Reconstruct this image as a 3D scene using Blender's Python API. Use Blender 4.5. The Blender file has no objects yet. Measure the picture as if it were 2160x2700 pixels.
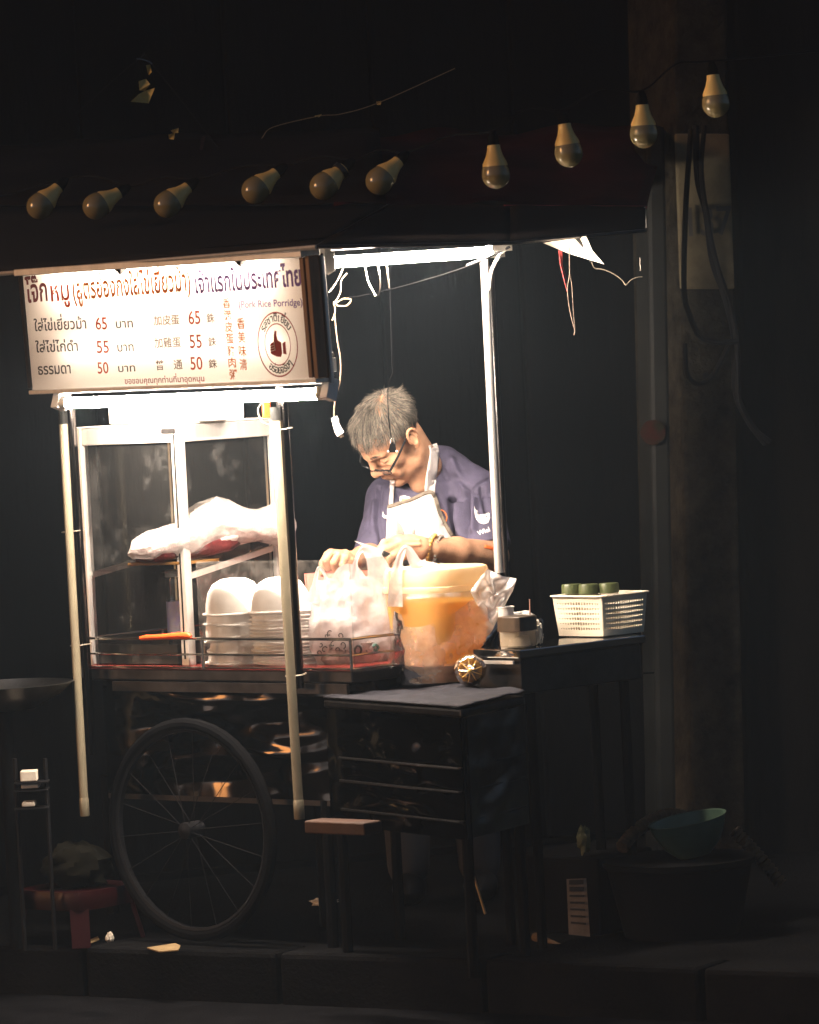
import bpy, bmesh, math, random
import numpy as np
from mathutils import Vector, Matrix, noise
from mathutils.bvhtree import BVHTree
rnd = random.Random(7)
scene = bpy.context.scene
COL = scene.collection

# ------------------------------------------------------------------ camera
EYE = Vector((0, 0, 1.54)); FPX = 11500.0
PITCH = math.atan((1350 - 935) / FPX); ROLL = math.radians(2.9)
FWD = Vector((0, math.cos(PITCH), -math.sin(PITCH)))
R0 = Vector((1, 0, 0)); U0 = Vector((0, math.sin(PITCH), math.cos(PITCH)))
RGT = math.cos(ROLL) * R0 - math.sin(ROLL) * U0
UPV = math.sin(ROLL) * R0 + math.cos(ROLL) * U0
cam_data = bpy.data.cameras.new('camera')
cam_data.sensor_fit = 'HORIZONTAL'; cam_data.sensor_width = 24.0
cam_data.lens = FPX / 2160 * 24.0
cam_data.clip_start = 0.1; cam_data.clip_end = 400
cam_data.dof.use_dof = True; cam_data.dof.focus_distance = 11.7; cam_data.dof.aperture_fstop = 4.0
cam = bpy.data.objects.new('camera', cam_data); COL.objects.link(cam)
cam.matrix_world = Matrix(((RGT.x, UPV.x, -FWD.x, EYE.x), (RGT.y, UPV.y, -FWD.y, EYE.y),
                           (RGT.z, UPV.z, -FWD.z, EYE.z), (0, 0, 0, 1)))
scene.camera = cam

# ------------------------------------------------------------------ night sky, street lamp, exposure
SUN_AZ = math.radians(250); SUN_EL = math.radians(12)       # low sodium street lamp across the road
SUND = Vector((math.sin(SUN_AZ) * math.cos(SUN_EL), math.cos(SUN_AZ) * math.cos(SUN_EL), math.sin(SUN_EL)))
world = bpy.data.worlds.new('World'); scene.world = world; world.use_nodes = True
wn = world.node_tree; bg = wn.nodes['Background']
sky = wn.nodes.new('ShaderNodeTexSky'); sky.sky_type = 'NISHITA'; sky.sun_disc = False
sky.sun_elevation = SUN_EL; sky.sun_rotation = SUN_AZ
hsv = wn.nodes.new('ShaderNodeHueSaturation'); hsv.inputs['Saturation'].default_value = 0.45
wn.links.new(sky.outputs[0], hsv.inputs['Color']); tint = wn.nodes.new('ShaderNodeMix'); tint.data_type = 'RGBA'; tint.blend_type = 'MULTIPLY'; tint.inputs[0].default_value = 1.0
tint.inputs[7].default_value = (0.68, 0.88, 1.22, 1)                    # cool city night
wn.links.new(hsv.outputs[0], tint.inputs[6]); wn.links.new(tint.outputs[2], bg.inputs[0])
bg.inputs[1].default_value = 0.021
sl = bpy.data.lights.new('street_light', 'SUN'); sl.energy = 0.75; sl.angle = math.radians(16); sl.color = (1.0, 0.45, 0.12)
so = bpy.data.objects.new('street_light', sl); COL.objects.link(so)
so.rotation_euler = SUND.to_track_quat('Z', 'Y').to_euler()
vs = scene.view_settings; vs.view_transform = 'Standard'; vs.look = 'None'; vs.exposure = 0.9; vs.gamma = 1.0
scene.cycles.use_denoising = True
scene.cycles.max_bounces = 7; scene.cycles.transparent_max_bounces = 14; scene.cycles.adaptive_threshold = 0.012
scene.cycles.sample_clamp_indirect = 4.0

# ------------------------------------------------------------------ helpers
def ray(px, py):
    return (FWD + RGT * ((px - 1080) / FPX) + UPV * ((1350 - py) / FPX))
def P(px, py, y):                      # point of a pixel's sight line at depth y
    d = ray(px, py); return EYE + d * (y / d.y)
def PZ(px, py, z):                     # ... at height z
    d = ray(px, py); return EYE + d * ((z - EYE.z) / d.z)
def proj(p):
    q = Vector(p) - EYE; w = q.dot(FWD)
    return (1080 + FPX * q.dot(RGT) / w, 1350 - FPX * q.dot(UPV) / w)
def V(*a): return Vector(a)
def yawdir(deg):                       # horizontal direction to the right, turned back by deg
    a = math.radians(deg); return Vector((math.cos(a), math.sin(a), 0))
def along(p, d, px):                   # point p + t d seen at column px
    lo, hi = -6.0, 6.0
    f = lambda t: proj(p + d * t)[0] - px
    if f(lo) > f(hi): lo, hi = hi, lo
    for _ in range(60):
        m = (lo + hi) / 2
        if f(m) < 0: lo = m
        else: hi = m
    return p + d * ((lo + hi) / 2)
ORG = {}
def thing(name, loc, label, cat, group=None):
    o = bpy.data.objects.new(name, None); COL.objects.link(o); o.location = loc; o.empty_display_size = 0.05
    ORG[o] = Vector(loc); tag(o, label, cat, group); return o
def tag(o, label=None, cat=None, group=None, kind=None):
    if label: o['label'] = label
    if cat: o['category'] = cat
    if group: o['group'] = group
    if kind: o['kind'] = kind
    return o
def mesh_obj(name, verts, faces, mat, parent=None, smooth=True, sharp=35, mats=None, fmat=None):
    me = bpy.data.meshes.new(name)
    off = ORG.get(parent, Vector((0, 0, 0))) if parent is not None else Vector((0, 0, 0))
    if isinstance(verts, np.ndarray):
        verts = (verts - np.array(off)).tolist(); 
        faces = faces.tolist() if isinstance(faces, np.ndarray) else faces
    else:
        verts = [(v[0] - off.x, v[1] - off.y, v[2] - off.z) for v in verts]
    me.from_pydata(verts, [], faces); me.update()
    for m in (mats or [mat]): me.materials.append(m)
    if fmat is not None: me.polygons.foreach_set('material_index', fmat)
    if smooth:
        me.polygons.foreach_set('use_smooth', [True] * len(me.polygons))
        if sharp: me.set_sharp_from_angle(angle=math.radians(sharp))
    o = bpy.data.objects.new(name, me); COL.objects.link(o)
    if parent is not None: o.parent = parent; ORG[o] = off
    else: ORG[o] = Vector((0, 0, 0))
    return o
def bevel(o, w, seg=2):
    m = o.modifiers.new('bevel', 'BEVEL'); m.width = w; m.segments = seg; m.limit_method = 'ANGLE'; m.angle_limit = math.radians(40)
    return o
def frame_of(d):
    d = Vector(d).normalized()
    a = Vector((0, 0, 1)) if abs(d.z) < 0.9 else Vector((1, 0, 0))
    x = a.cross(d).normalized(); return x, d.cross(x).normalized(), d
class MB:
    def __init__(s): s.v = []; s.f = []
    def add(s, v, f):
        b = len(s.v); s.v += [Vector(q) for q in v]; s.f += [tuple(i + b for i in q) for q in f]; return s
    def hexa(s, p):                    # 8 points: bottom loop then top loop
        return s.add(p, [(3, 2, 1, 0), (4, 5, 6, 7), (0, 1, 5, 4), (1, 2, 6, 5), (2, 3, 7, 6), (3, 0, 4, 7)])
    def box(s, c, ax, ay, az, sx, sy, sz):
        c = Vector(c); p = []
        for k in (-1, 1):
            for i, j in ((-1, -1), (1, -1), (1, 1), (-1, 1)):
                p.append(c + ax * (i * sx / 2) + ay * (j * sy / 2) + az * (k * sz / 2))
        return s.hexa(p)
    def bar(s, a, b, w, h=None, up=None):
        a, b = Vector(a), Vector(b); d = (b - a); L = d.length; x, y, z = frame_of(d)
        if up is not None:
            y = (Vector(up) - z * Vector(up).dot(z)).normalized(); x = y.cross(z)
        return s.box((a + b) / 2, x, y, z, w, h or w, L)
    def tube(s, pts, r, n=8, cap=True, flat=1.0):
        pts = [Vector(p) for p in pts]; m = len(pts); rr = r if isinstance(r, (list, tuple)) else [r] * m
        b = len(s.v); prev = None
        for i, p in enumerate(pts):
            d = pts[min(i + 1, m - 1)] - pts[max(i - 1, 0)]
            if d.length < 1e-9: d = Vector((0, 0, 1))
            d.normalize()
            if prev is None: x, y, _ = frame_of(d)
            else:
                x = (prev - d * prev.dot(d))
                x = x.normalized() if x.length > 1e-6 else frame_of(d)[0]
                y = d.cross(x)
            prev = x
            for k in range(n):
                t = 2 * math.pi * k / n
                s.v.append(p + (x * math.cos(t) + y * (math.sin(t) * flat)) * rr[i])
        for i in range(m - 1):
            for k in range(n):
                k2 = (k + 1) % n
                s.f.append((b + i * n + k, b + i * n + k2, b + (i + 1) * n + k2, b + (i + 1) * n + k))
        if cap:
            s.f.append(tuple(b + k for k in range(n))[::-1]); s.f.append(tuple(b + (m - 1) * n + k for k in range(n)))
        return s
    def lathe(s, prof, c=(0, 0, 0), n=24, ax=None, sq=None, cap=True, wob=None):
        c = Vector(c); X, Y, Z = ax if ax else (V(1, 0, 0), V(0, 1, 0), V(0, 0, 1)); b = len(s.v)
        for i, (r, z) in enumerate(prof):
            for k in range(n):
                t = 2 * math.pi * k / n; ct, st = math.cos(t), math.sin(t); q = 1.0
                if sq: q = (abs(ct) ** sq + abs(st) ** sq) ** (-1.0 / sq)
                if wob: q *= wob(t, i / (len(prof) - 1))
                s.v.append(c + (X * ct + Y * st) * (r * q) + Z * z)
        for i in range(len(prof) - 1):
            for k in range(n):
                k2 = (k + 1) % n
                s.f.append((b + i * n + k, b + i * n + k2, b + (i + 1) * n + k2, b + (i + 1) * n + k))
        if cap:
            if prof[0][0] > 1e-5: s.f.append(tuple(b + k for k in range(n))[::-1])
            if prof[-1][0] > 1e-5: s.f.append(tuple(b + (len(prof) - 1) * n + k for k in range(n)))
        return s
    def grid(s, fn, nu, nv, closed=False):
        b = len(s.v)
        for j in range(nv + 1):
            for i in range(nu if closed else nu + 1): s.v.append(Vector(fn(i / nu, j / nv)))
        w = nu if closed else nu + 1
        for j in range(nv):
            for i in range(nu):
                i2 = (i + 1) % w if closed else i + 1
                s.f.append((b + j * w + i, b + j * w + i2, b + (j + 1) * w + i2, b + (j + 1) * w + i))
        return s
    def sphere(s, c, r, n=12, m=8, sx=1, sy=1, sz=1):
        prof = [(max(r * math.sin(math.pi * i / m), 1e-6), -r * math.cos(math.pi * i / m)) for i in range(m + 1)]
        b = len(s.v); s.lathe(prof, (0, 0, 0), n, cap=False)
        for i in range(b, len(s.v)):
            q = s.v[i]; s.v[i] = Vector(c) + Vector((q.x * sx, q.y * sy, q.z * sz))
        return s
    def build(s, name, mat, parent=None, smooth=True, sharp=35):
        return mesh_obj(name, s.v, s.f, mat, parent, smooth, sharp)
def solidify(o, t, off=0.0):
    m = o.modifiers.new('solidify', 'SOLIDIFY'); m.thickness = t; m.offset = off; return o
def spline(pts, n=8):                   # Catmull-Rom through points
    pts = [Vector(p) for p in pts]; out = []
    q = [pts[0] * 2 - pts[1]] + pts + [pts[-1] * 2 - pts[-2]]
    for i in range(1, len(q) - 2):
        a, b, c, d = q[i - 1], q[i], q[i + 1], q[i + 2]
        for k in range(n):
            t = k / n
            out.append(0.5 * ((2 * b) + (c - a) * t + (2 * a - 5 * b + 4 * c - d) * t * t + (3 * b - a - 3 * c + d) * t ** 3))
    out.append(pts[-1]); return out
def wire(name, pxs, r, mat, label=None, cat=None, parent=None, n=6, seg=6, group=None):
    pts = spline([P(*q) if not isinstance(q, Vector) else q for q in pxs], seg)
    o = MB().tube(pts, r, n).build(name, mat, parent)
    if label: tag(o, label, cat, group)
    return o

# ------------------------------------------------------------------ materials
def newmat(name):
    m = bpy.data.materials.new(name); m.use_nodes = True; nt = m.node_tree; nt.nodes.clear()
    out = nt.nodes.new('ShaderNodeOutputMaterial'); return m, nt, out
def noise_tex(nt, scale, detail=4, rough=0.6, stretch=None):
    n = nt.nodes.new('ShaderNodeTexNoise'); n.inputs['Scale'].default_value = scale
    n.inputs['Detail'].default_value = detail; n.inputs['Roughness'].default_value = rough
    tc = nt.nodes.new('ShaderNodeTexCoord')
    if stretch:
        mp = nt.nodes.new('ShaderNodeMapping'); mp.inputs['Scale'].default_value = stretch
        nt.links.new(tc.outputs['Object'], mp.inputs[0]); nt.links.new(mp.outputs[0], n.inputs['Vector'])
    else: nt.links.new(tc.outputs['Object'], n.inputs['Vector'])
    return n
def ramp(nt, src, stops):
    r = nt.nodes.new('ShaderNodeValToRGB'); e = r.color_ramp.elements
    e[0].position, e[0].color = stops[0][0], (*stops[0][1], 1); e[1].position, e[1].color = stops[-1][0], (*stops[-1][1], 1)
    for p, c in stops[1:-1]:
        q = e.new(p); q.color = (*c, 1)
    nt.links.new(src, r.inputs[0]); return r
def PM(name, col, rough=0.5, metal=0.0, var=0.15, vscale=6, bump=0.0, bscale=60, stretch=None, sss=0.0, spec=0.5,
       col2=None, rvar=0.0, coat=0.0, bdetail=3, alpha=1.0):
    m, nt, out = newmat(name); b = nt.nodes.new('ShaderNodeBsdfPrincipled'); nt.links.new(b.outputs[0], out.inputs[0])
    b.inputs['Roughness'].default_value = rough; b.inputs['Metallic'].default_value = metal
    b.inputs['Specular IOR Level'].default_value = spec; b.inputs['Coat Weight'].default_value = coat
    nz = noise_tex(nt, vscale, 5, 0.65, stretch)
    c2 = col2 or tuple(min(1, c * (1 - 1.6 * var)) for c in col); c1 = tuple(min(1, c * (1 + 0.5 * var)) for c in col)
    rp = ramp(nt, nz.outputs['Fac'], [(0.32, c2), (0.62, c1)]); nt.links.new(rp.outputs[0], b.inputs['Base Color'])
    if rvar:
        mr = nt.nodes.new('ShaderNodeMapRange'); mr.inputs['To Min'].default_value = max(0.02, rough - rvar); mr.inputs['To Max'].default_value = min(1, rough + rvar)
        nt.links.new(nz.outputs['Fac'], mr.inputs['Value']); nt.links.new(mr.outputs[0], b.inputs['Roughness'])
    if bump:
        bz = noise_tex(nt, bscale, bdetail, 0.6, stretch); bp = nt.nodes.new('ShaderNodeBump')
        bp.inputs['Strength'].default_value = bump; bp.inputs['Distance'].default_value = 0.01
        nt.links.new(bz.outputs['Fac'], bp.inputs['Height']); nt.links.new(bp.outputs[0], b.inputs['Normal'])
    if sss: b.inputs['Subsurface Weight'].default_value = sss; b.inputs['Subsurface Radius'].default_value = (0.012, 0.005, 0.003); b.inputs['Subsurface Scale'].default_value = 1.0
    b.inputs['Alpha'].default_value = alpha
    return m
def EM(name, col, s):
    m, nt, out = newmat(name); e = nt.nodes.new('ShaderNodeEmission'); e.inputs[0].default_value = (*col, 1); e.inputs[1].default_value = s
    nt.links.new(e.outputs[0], out.inputs[0]); return m
def FILM(name, col, clear=0.3, transl=0.5, gloss=0.2, rough=0.25, bump=0.5, bscale=40, var=0.2, stretch=None):
    # thin plastic film: part clear, part milky (reflects and lets light through), glossy skin
    m, nt, out = newmat(name); N = nt.nodes; L = nt.links
    tr = N.new('ShaderNodeBsdfTransparent'); df = N.new('ShaderNodeBsdfDiffuse'); tl = N.new('ShaderNodeBsdfTranslucent'); gl = N.new('ShaderNodeBsdfGlossy')
    df.inputs[0].default_value = (*col, 1); tl.inputs[0].default_value = (*col, 1); gl.inputs['Roughness'].default_value = rough
    bz = noise_tex(nt, bscale, 3, 0.55, stretch); bp = N.new('ShaderNodeBump'); bp.inputs['Strength'].default_value = bump; bp.inputs['Distance'].default_value = 0.008
    L.new(bz.outputs['Fac'], bp.inputs['Height'])
    for q in (df, tl, gl): L.new(bp.outputs[0], q.inputs['Normal'])
    m1 = N.new('ShaderNodeMixShader'); m1.inputs[0].default_value = transl; L.new(df.outputs[0], m1.inputs[1]); L.new(tl.outputs[0], m1.inputs[2])
    nz = noise_tex(nt, bscale * 0.4, 4, 0.6, stretch); mr = N.new('ShaderNodeMapRange')
    mr.inputs['From Min'].default_value = 0.3; mr.inputs['From Max'].default_value = 0.7
    mr.inputs['To Min'].default_value = max(0, clear - var); mr.inputs['To Max'].default_value = min(1, clear + var); L.new(nz.outputs['Fac'], mr.inputs['Value'])
    m2 = N.new('ShaderNodeMixShader'); L.new(mr.outputs[0], m2.inputs[0]); L.new(m1.outputs[0], m2.inputs[1]); L.new(tr.outputs[0], m2.inputs[2])
    lw = N.new('ShaderNodeFresnel'); lw.inputs[0].default_value = 1.4; ad = N.new('ShaderNodeMath'); ad.operation = 'MULTIPLY_ADD'
    ad.inputs[1].default_value = gloss; ad.inputs[2].default_value = gloss * 0.08; L.new(lw.outputs[0], ad.inputs[0])
    m3 = N.new('ShaderNodeMixShader'); L.new(ad.outputs[0], m3.inputs[0]); L.new(m2.outputs[0], m3.inputs[1]); L.new(gl.outputs[0], m3.inputs[2])
    L.new(m3.outputs[0], out.inputs[0]); return m
def PANE(name, tint=(0.93, 0.96, 0.95), smudge=0.06, scale=9, ior=1.45, dirt=(0.8, 0.78, 0.74), lo=0.52, hi=0.75):
    m, nt, out = newmat(name); N = nt.nodes; L = nt.links
    tr = N.new('ShaderNodeBsdfTransparent'); tr.inputs[0].default_value = (*tint, 1); gl = N.new('ShaderNodeBsdfGlossy'); gl.inputs['Roughness'].default_value = 0.03
    df = N.new('ShaderNodeBsdfDiffuse'); df.inputs[0].default_value = (*dirt, 1)
    fr = N.new('ShaderNodeFresnel'); fr.inputs[0].default_value = ior
    m1 = N.new('ShaderNodeMixShader'); L.new(fr.outputs[0], m1.inputs[0]); L.new(tr.outputs[0], m1.inputs[1]); L.new(gl.outputs[0], m1.inputs[2])
    nz = noise_tex(nt, scale, 8, 0.7); mr = N.new('ShaderNodeMapRange'); mr.inputs['From Min'].default_value = lo; mr.inputs['From Max'].default_value = hi
    mr.inputs['To Min'].default_value = smudge * 0.15; mr.inputs['To Max'].default_value = smudge; L.new(nz.outputs['Fac'], mr.inputs['Value'])
    m2 = N.new('ShaderNodeMixShader'); L.new(mr.outputs[0], m2.inputs[0]); L.new(m1.outputs[0], m2.inputs[1]); L.new(df.outputs[0], m2.inputs[2])
    L.new(m2.outputs[0], out.inputs[0]); return m
TUBE_COL = (1.0, 0.83, 0.68)
M = dict(
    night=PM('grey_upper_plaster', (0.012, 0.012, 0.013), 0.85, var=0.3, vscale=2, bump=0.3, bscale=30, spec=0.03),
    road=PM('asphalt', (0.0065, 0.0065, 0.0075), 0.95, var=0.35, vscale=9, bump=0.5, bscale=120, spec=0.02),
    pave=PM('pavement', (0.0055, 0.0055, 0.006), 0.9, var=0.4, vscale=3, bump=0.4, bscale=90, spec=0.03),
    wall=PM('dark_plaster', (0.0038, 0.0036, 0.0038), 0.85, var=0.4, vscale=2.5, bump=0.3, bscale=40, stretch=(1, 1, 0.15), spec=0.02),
    concrete=PM('weathered_concrete', (0.020, 0.0175, 0.013), 0.95, var=0.5, vscale=14, bump=0.9, bscale=45, spec=0.05),
    plate=PM('cream_paint', (0.12, 0.10, 0.062), 0.6, var=0.25, vscale=8, spec=0.1),
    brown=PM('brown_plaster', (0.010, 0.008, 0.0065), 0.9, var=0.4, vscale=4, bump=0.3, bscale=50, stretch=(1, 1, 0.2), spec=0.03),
    greyframe=PM('grey_door_frame', (0.011, 0.0115, 0.011), 0.5, var=0.25, vscale=6, spec=0.06),
    black=PM('black_rubber', (0.008, 0.008, 0.009), 0.6, spec=0.06),
    matteblack=PM('matte_black', (0.004, 0.004, 0.0045), 0.85, spec=0.02),
    blackpl=PM('black_plastic', (0.015, 0.015, 0.016), 0.3),
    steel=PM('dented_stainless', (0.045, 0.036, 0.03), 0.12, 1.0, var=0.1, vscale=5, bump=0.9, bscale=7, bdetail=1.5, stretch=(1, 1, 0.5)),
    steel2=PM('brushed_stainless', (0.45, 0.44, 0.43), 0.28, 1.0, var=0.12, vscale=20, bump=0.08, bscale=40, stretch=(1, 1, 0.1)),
    darksteel=PM('grimy_stainless', (0.05, 0.047, 0.047), 0.3, 0.9, var=0.3, vscale=6, bump=0.25, bscale=8),
    chrome=PM('chrome', (0.12, 0.11, 0.105), 0.10, 1.0, var=0.05),
    rod=PM('steel_rod', (0.6, 0.56, 0.5), 0.18, 1.0, var=0.1),
    alu=PM('aluminium', (0.62, 0.60, 0.57), 0.42, 0.75, var=0.1, vscale=25, stretch=(1, 1, 0.08)),
    pvc=PM('cream_pvc', (0.22, 0.19, 0.13), 0.28, var=0.1, vscale=10),
    white=PM('white_plastic', (0.78, 0.76, 0.72), 0.4, var=0.06),
    whitegl=PM('white_gloss', (0.8, 0.78, 0.73), 0.22, var=0.05),
    foam=PM('foam', (0.80, 0.78, 0.75), 0.7, var=0.04, bump=0.05, bscale=400),
    wood=PM('wood', (0.23, 0.115, 0.05), 0.5, var=0.35, vscale=12, stretch=(1, 1, 0.1), bump=0.1),
    wood2=PM('raw_wood', (0.045, 0.015, 0.004), 0.7, var=0.3, vscale=14, stretch=(0.15, 1, 1), bump=0.2),
    redtop=PM('red_counter', (0.33, 0.045, 0.035), 0.25, var=0.3, vscale=14),
    shaded_cloth=PM('shaded_red_awning', (0.008, 0.006, 0.007), 0.8, var=0.3, spec=0.05),
    redcloth=PM('red_awning', (0.038, 0.006, 0.008), 0.75, var=0.3, vscale=5, spec=0.05),
    darktarp=None, pane=PANE('cabinet_glass'), shield=PANE('scuffed_acrylic', (0.97, 0.97, 0.96), 0.13, 22, 1.3, (0.75, 0.70, 0.64), 0.45, 0.80),
    tube=EM('lit_tube', TUBE_COL, 330.0),
    bag=FILM('white_carrier_film', (0.70, 0.64, 0.65), 0.16, 0.45, 0.2, 0.3, 0.9, 30, 0.14),
    bagc=FILM('clear_film', (0.90, 0.82, 0.74), 0.70, 0.42, 1.0, 0.18, 0.8, 24, 0.2),
    bagm=FILM('meat_bag_film', (0.80, 0.72, 0.68), 0.42, 0.4, 0.9, 0.18, 1.0, 34, 0.28),
    orange=FILM('orange_broth', (1.0, 0.60, 0.035), 0.10, 0.6, 0.15, 0.3, 0.15, 10, 0.05),
    tub=FILM('milky_tub', (0.95, 0.76, 0.42), 0.66, 0.5, 0.3, 0.2, 0.05, 10, 0.03),
    lid=FILM('cream_lid', (0.90, 0.75, 0.50), 0.04, 0.5, 0.2, 0.25, 0.0, 10, 0.0),
    orangepl=PM('orange_plastic', (0.80, 0.09, 0.012), 0.4, var=0.1),
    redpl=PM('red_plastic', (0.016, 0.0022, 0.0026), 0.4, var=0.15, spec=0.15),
    pinkpl=PM('salmon_tray', (0.72, 0.22, 0.18), 0.4, var=0.15),
    meat=PM('raw_meat', (0.075, 0.009, 0.010), 0.3, var=0.6, vscale=20, bump=0.4, bscale=40),
    skin=PM('skin', (0.38, 0.21, 0.128), 0.5, var=0.13, vscale=38, bump=0.1, bscale=160, sss=0.1, spec=0.25),
    shirt=PM('violet_jersey', (0.050, 0.044, 0.082), 0.8, var=0.18, vscale=30, bump=0.25, bscale=260),
    apron=PM('white_cotton', (0.58, 0.54, 0.53), 0.85, var=0.05, vscale=20, bump=0.15, bscale=300),
    trim=PM('beige_trim', (0.15, 0.125, 0.095), 0.8, var=0.15, vscale=80),
    trouser=PM('dark_trousers', (0.02, 0.02, 0.026), 0.8),
    hair1=PM('hair_grey', (0.14, 0.124, 0.104), 0.6, var=0.25, spec=0.2), hair2=PM('hair_dark', (0.028, 0.024, 0.020), 0.6, spec=0.2), hair3=PM('hair_pale', (0.27, 0.235, 0.19), 0.6, spec=0.2),
    brown2=PM('brown_lid', (0.05, 0.032, 0.018), 0.4, var=0.3, vscale=20), greenlid=PM('olive_lid', (0.07, 0.085, 0.03), 0.35, var=0.3, vscale=9),
    cream=PM('cream_basket', (0.62, 0.56, 0.44), 0.45, var=0.08),
    jarclear=FILM('clear_jar', (0.6, 0.5, 0.35), 0.55, 0.4, 0.5, 0.1, 0.1, 10, 0.1),
    greenb=PM('green_bowl', (0.05, 0.085, 0.058), 0.35, var=0.15), hose=PM('ribbed_hose', (0.10, 0.06, 0.03), 0.6, var=0.3, vscale=40, spec=0.15),
    string=PM('string', (0.14, 0.105, 0.08), 0.8), paper=PM('paper', (0.62, 0.56, 0.46), 0.8, var=0.12, vscale=15), card=PM('cardboard', (0.34, 0.24, 0.12), 0.85, var=0.2, spec=0.2),
    bluecloth=PM('blue_grey_sheet', (0.024, 0.024, 0.030), 0.85, var=0.3, vscale=30, bump=0.3, bscale=30, spec=0.1),
    cabw=PM('white_cable', (0.30, 0.26, 0.20), 0.4), gold=PM('amber_sauce', (0.20, 0.10, 0.015), 0.2, var=0.4, vscale=25),
    inkred=PM('ink_red', (0.62, 0.07, 0.02), 0.6), inkdark=PM('ink_maroon', (0.16, 0.008, 0.012), 0.6), inkor=PM('ink_orange', (0.68, 0.17, 0.015), 0.6),
    inkpur=PM('ink_violet', (0.17, 0.09, 0.36), 0.6), inkblk=PM('ink_black', (0.035, 0.032, 0.028), 0.6), inkbrn=PM('ink_brown', (0.12, 0.075, 0.05), 0.6),
    inkcrim=PM('ink_crimson', (0.30, 0.02, 0.02), 0.6), glassblk=PM('spectacle_frame', (0.012, 0.012, 0.013), 0.2), lens=PANE('spectacle_lens', (0.75, 0.78, 0.78), 0.02),
    bead1=PM('wooden_bead', (0.50, 0.27, 0.07), 0.35, var=0.25, vscale=30), bead2=PM('grey_bead', (0.15, 0.13, 0.11), 0.3, var=0.4, vscale=60),
    bulbglass=PM('opal_glass', (0.20, 0.16, 0.075), 0.12, var=0.08, spec=0.6), bulbcap=PM('bulb_cap', (0.66, 0.46, 0.15), 0.4, var=0.1),
    label=PM('bottle_label', (0.35, 0.30, 0.55), 0.45, var=0.9, vscale=30, col2=(0.75, 0.68, 0.70)), blade=PM('knife_blade', (0.75, 0.72, 0.68), 0.35, 0.15),
    bottle=PANE('bottle_plastic', (0.85, 0.88, 0.9), 0.10, 12, 1.5),
)
M['panel'] = FILM('sign_acrylic', (0.88, 0.85, 0.80), 0.0, 0.62, 0.10, 0.35, 0.0, 5, 0.0)
M['darktarp'] = FILM('dark_canopy_sheet', (0.045, 0.040, 0.039), 0.0, 0.55, 0.10, 0.12, 0.12, 6, 0.0)
# ------------------------------------------------------------------ lettering helpers
_tc = {}
def text2d(s, off=0.0):
    key = (s, off)
    if key not in _tc:
        cu = bpy.data.curves.new('t', 'FONT'); cu.body = s; cu.size = 1.0; cu.offset = off; cu.resolution_u = 3
        ob = bpy.data.objects.new('t', cu); COL.objects.link(ob)
        me = bpy.data.meshes.new_from_object(ob.evaluated_get(bpy.context.evaluated_depsgraph_get()))
        _tc[key] = ([(v.co.x, v.co.y) for v in me.vertices], [tuple(p.vertices) for p in me.polygons])
        bpy.data.objects.remove(ob); bpy.data.curves.remove(cu); bpy.data.meshes.remove(me)
    return _tc[key]
UPPER = '\u0e31\u0e34\u0e35\u0e36\u0e37'; TONE = '\u0e48\u0e49\u0e4a\u0e4b'
def thai2d(s, off=0.0):
    """Lay out Thai text: a tone mark that follows an upper vowel is lifted above it."""
    plain = ''; lifted = []
    for i, ch in enumerate(s):
        if ch in TONE and i and s[i - 1] in UPPER: lifted.append((ch, plain))
        else: plain += ch
    v, f = text2d(plain, off); v = list(v); f = list(f)
    bar = max(q[0] for q in text2d('l')[0])
    for ch, pre in lifted:
        adv = max(q[0] for q in text2d(pre + 'l')[0]) - bar
        tv, tf = text2d(ch, off); b = len(v)
        v += [(q[0] + adv, q[1] + 0.23) for q in tv]; f += [tuple(i + b for i in q) for q in tf]
    return v, f

# ------------------------------------------------------------------ ground
KA = PZ(0, 2493, 0.0); KB = PZ(760, 2519, 0.0); kd = (KB - KA).normalized(); kn = Vector((-kd.y, kd.x, 0))
if kn.y < 0: kn = -kn
def strip(name, d0, d1, z, mat, thick=None, L=60, kind='structure', parent=None):
    a = [KA + kd * s * L + kn * d for s, d in ((-1, d0), (1, d0), (1, d1), (-1, d1))]
    mb = MB()
    if thick: mb.hexa([V(q.x, q.y, z - thick) for q in a] + [V(q.x, q.y, z) for q in a])
    else: mb.add([V(q.x, q.y, z) for q in a], [(0, 1, 2, 3)])
    o = mb.build(name, mat, parent, smooth=False)
    if kind: tag(o, kind=kind)
    return o
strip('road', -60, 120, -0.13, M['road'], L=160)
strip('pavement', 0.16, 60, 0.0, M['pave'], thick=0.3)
kerb = bpy.data.objects.new('kerb', None); COL.objects.link(kerb); ORG[kerb] = V(0, 0, 0); tag(kerb, kind='structure')
for i in range(-7, 8):                  # single kerb stones with open joints
    a = KA + kd * (i * 0.62 + 0.9); q = [a, a + kd * (0.61 + rnd.uniform(-.006, .004)), a + kd * 0.61 + kn * .155, a + kn * .155]; zz = rnd.uniform(0, .006)
    o = MB().hexa([V(p.x, p.y, -.3) for p in q] + [V(p.x, p.y, .002 + zz + rnd.uniform(-.002, .002)) for p in q]).build('kerb_stone', M['pave'], kerb, smooth=False); bevel(o, .014)

# ------------------------------------------------------------------ buildings behind the cart
wd = yawdir(20)                                   # shop wall behind
WP = P(1080, 1350, 13.35); WP.z = 0
wnrm = Vector((wd.y, -wd.x, 0))
bld = thing('shop_building', WP, 'dark shop front rising behind the food cart', 'building')
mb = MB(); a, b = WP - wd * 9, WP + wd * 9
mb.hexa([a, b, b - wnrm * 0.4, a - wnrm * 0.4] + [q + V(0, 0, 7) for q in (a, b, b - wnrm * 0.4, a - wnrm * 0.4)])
mb.build('wall', M['night'], bld, smooth=False)
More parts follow.
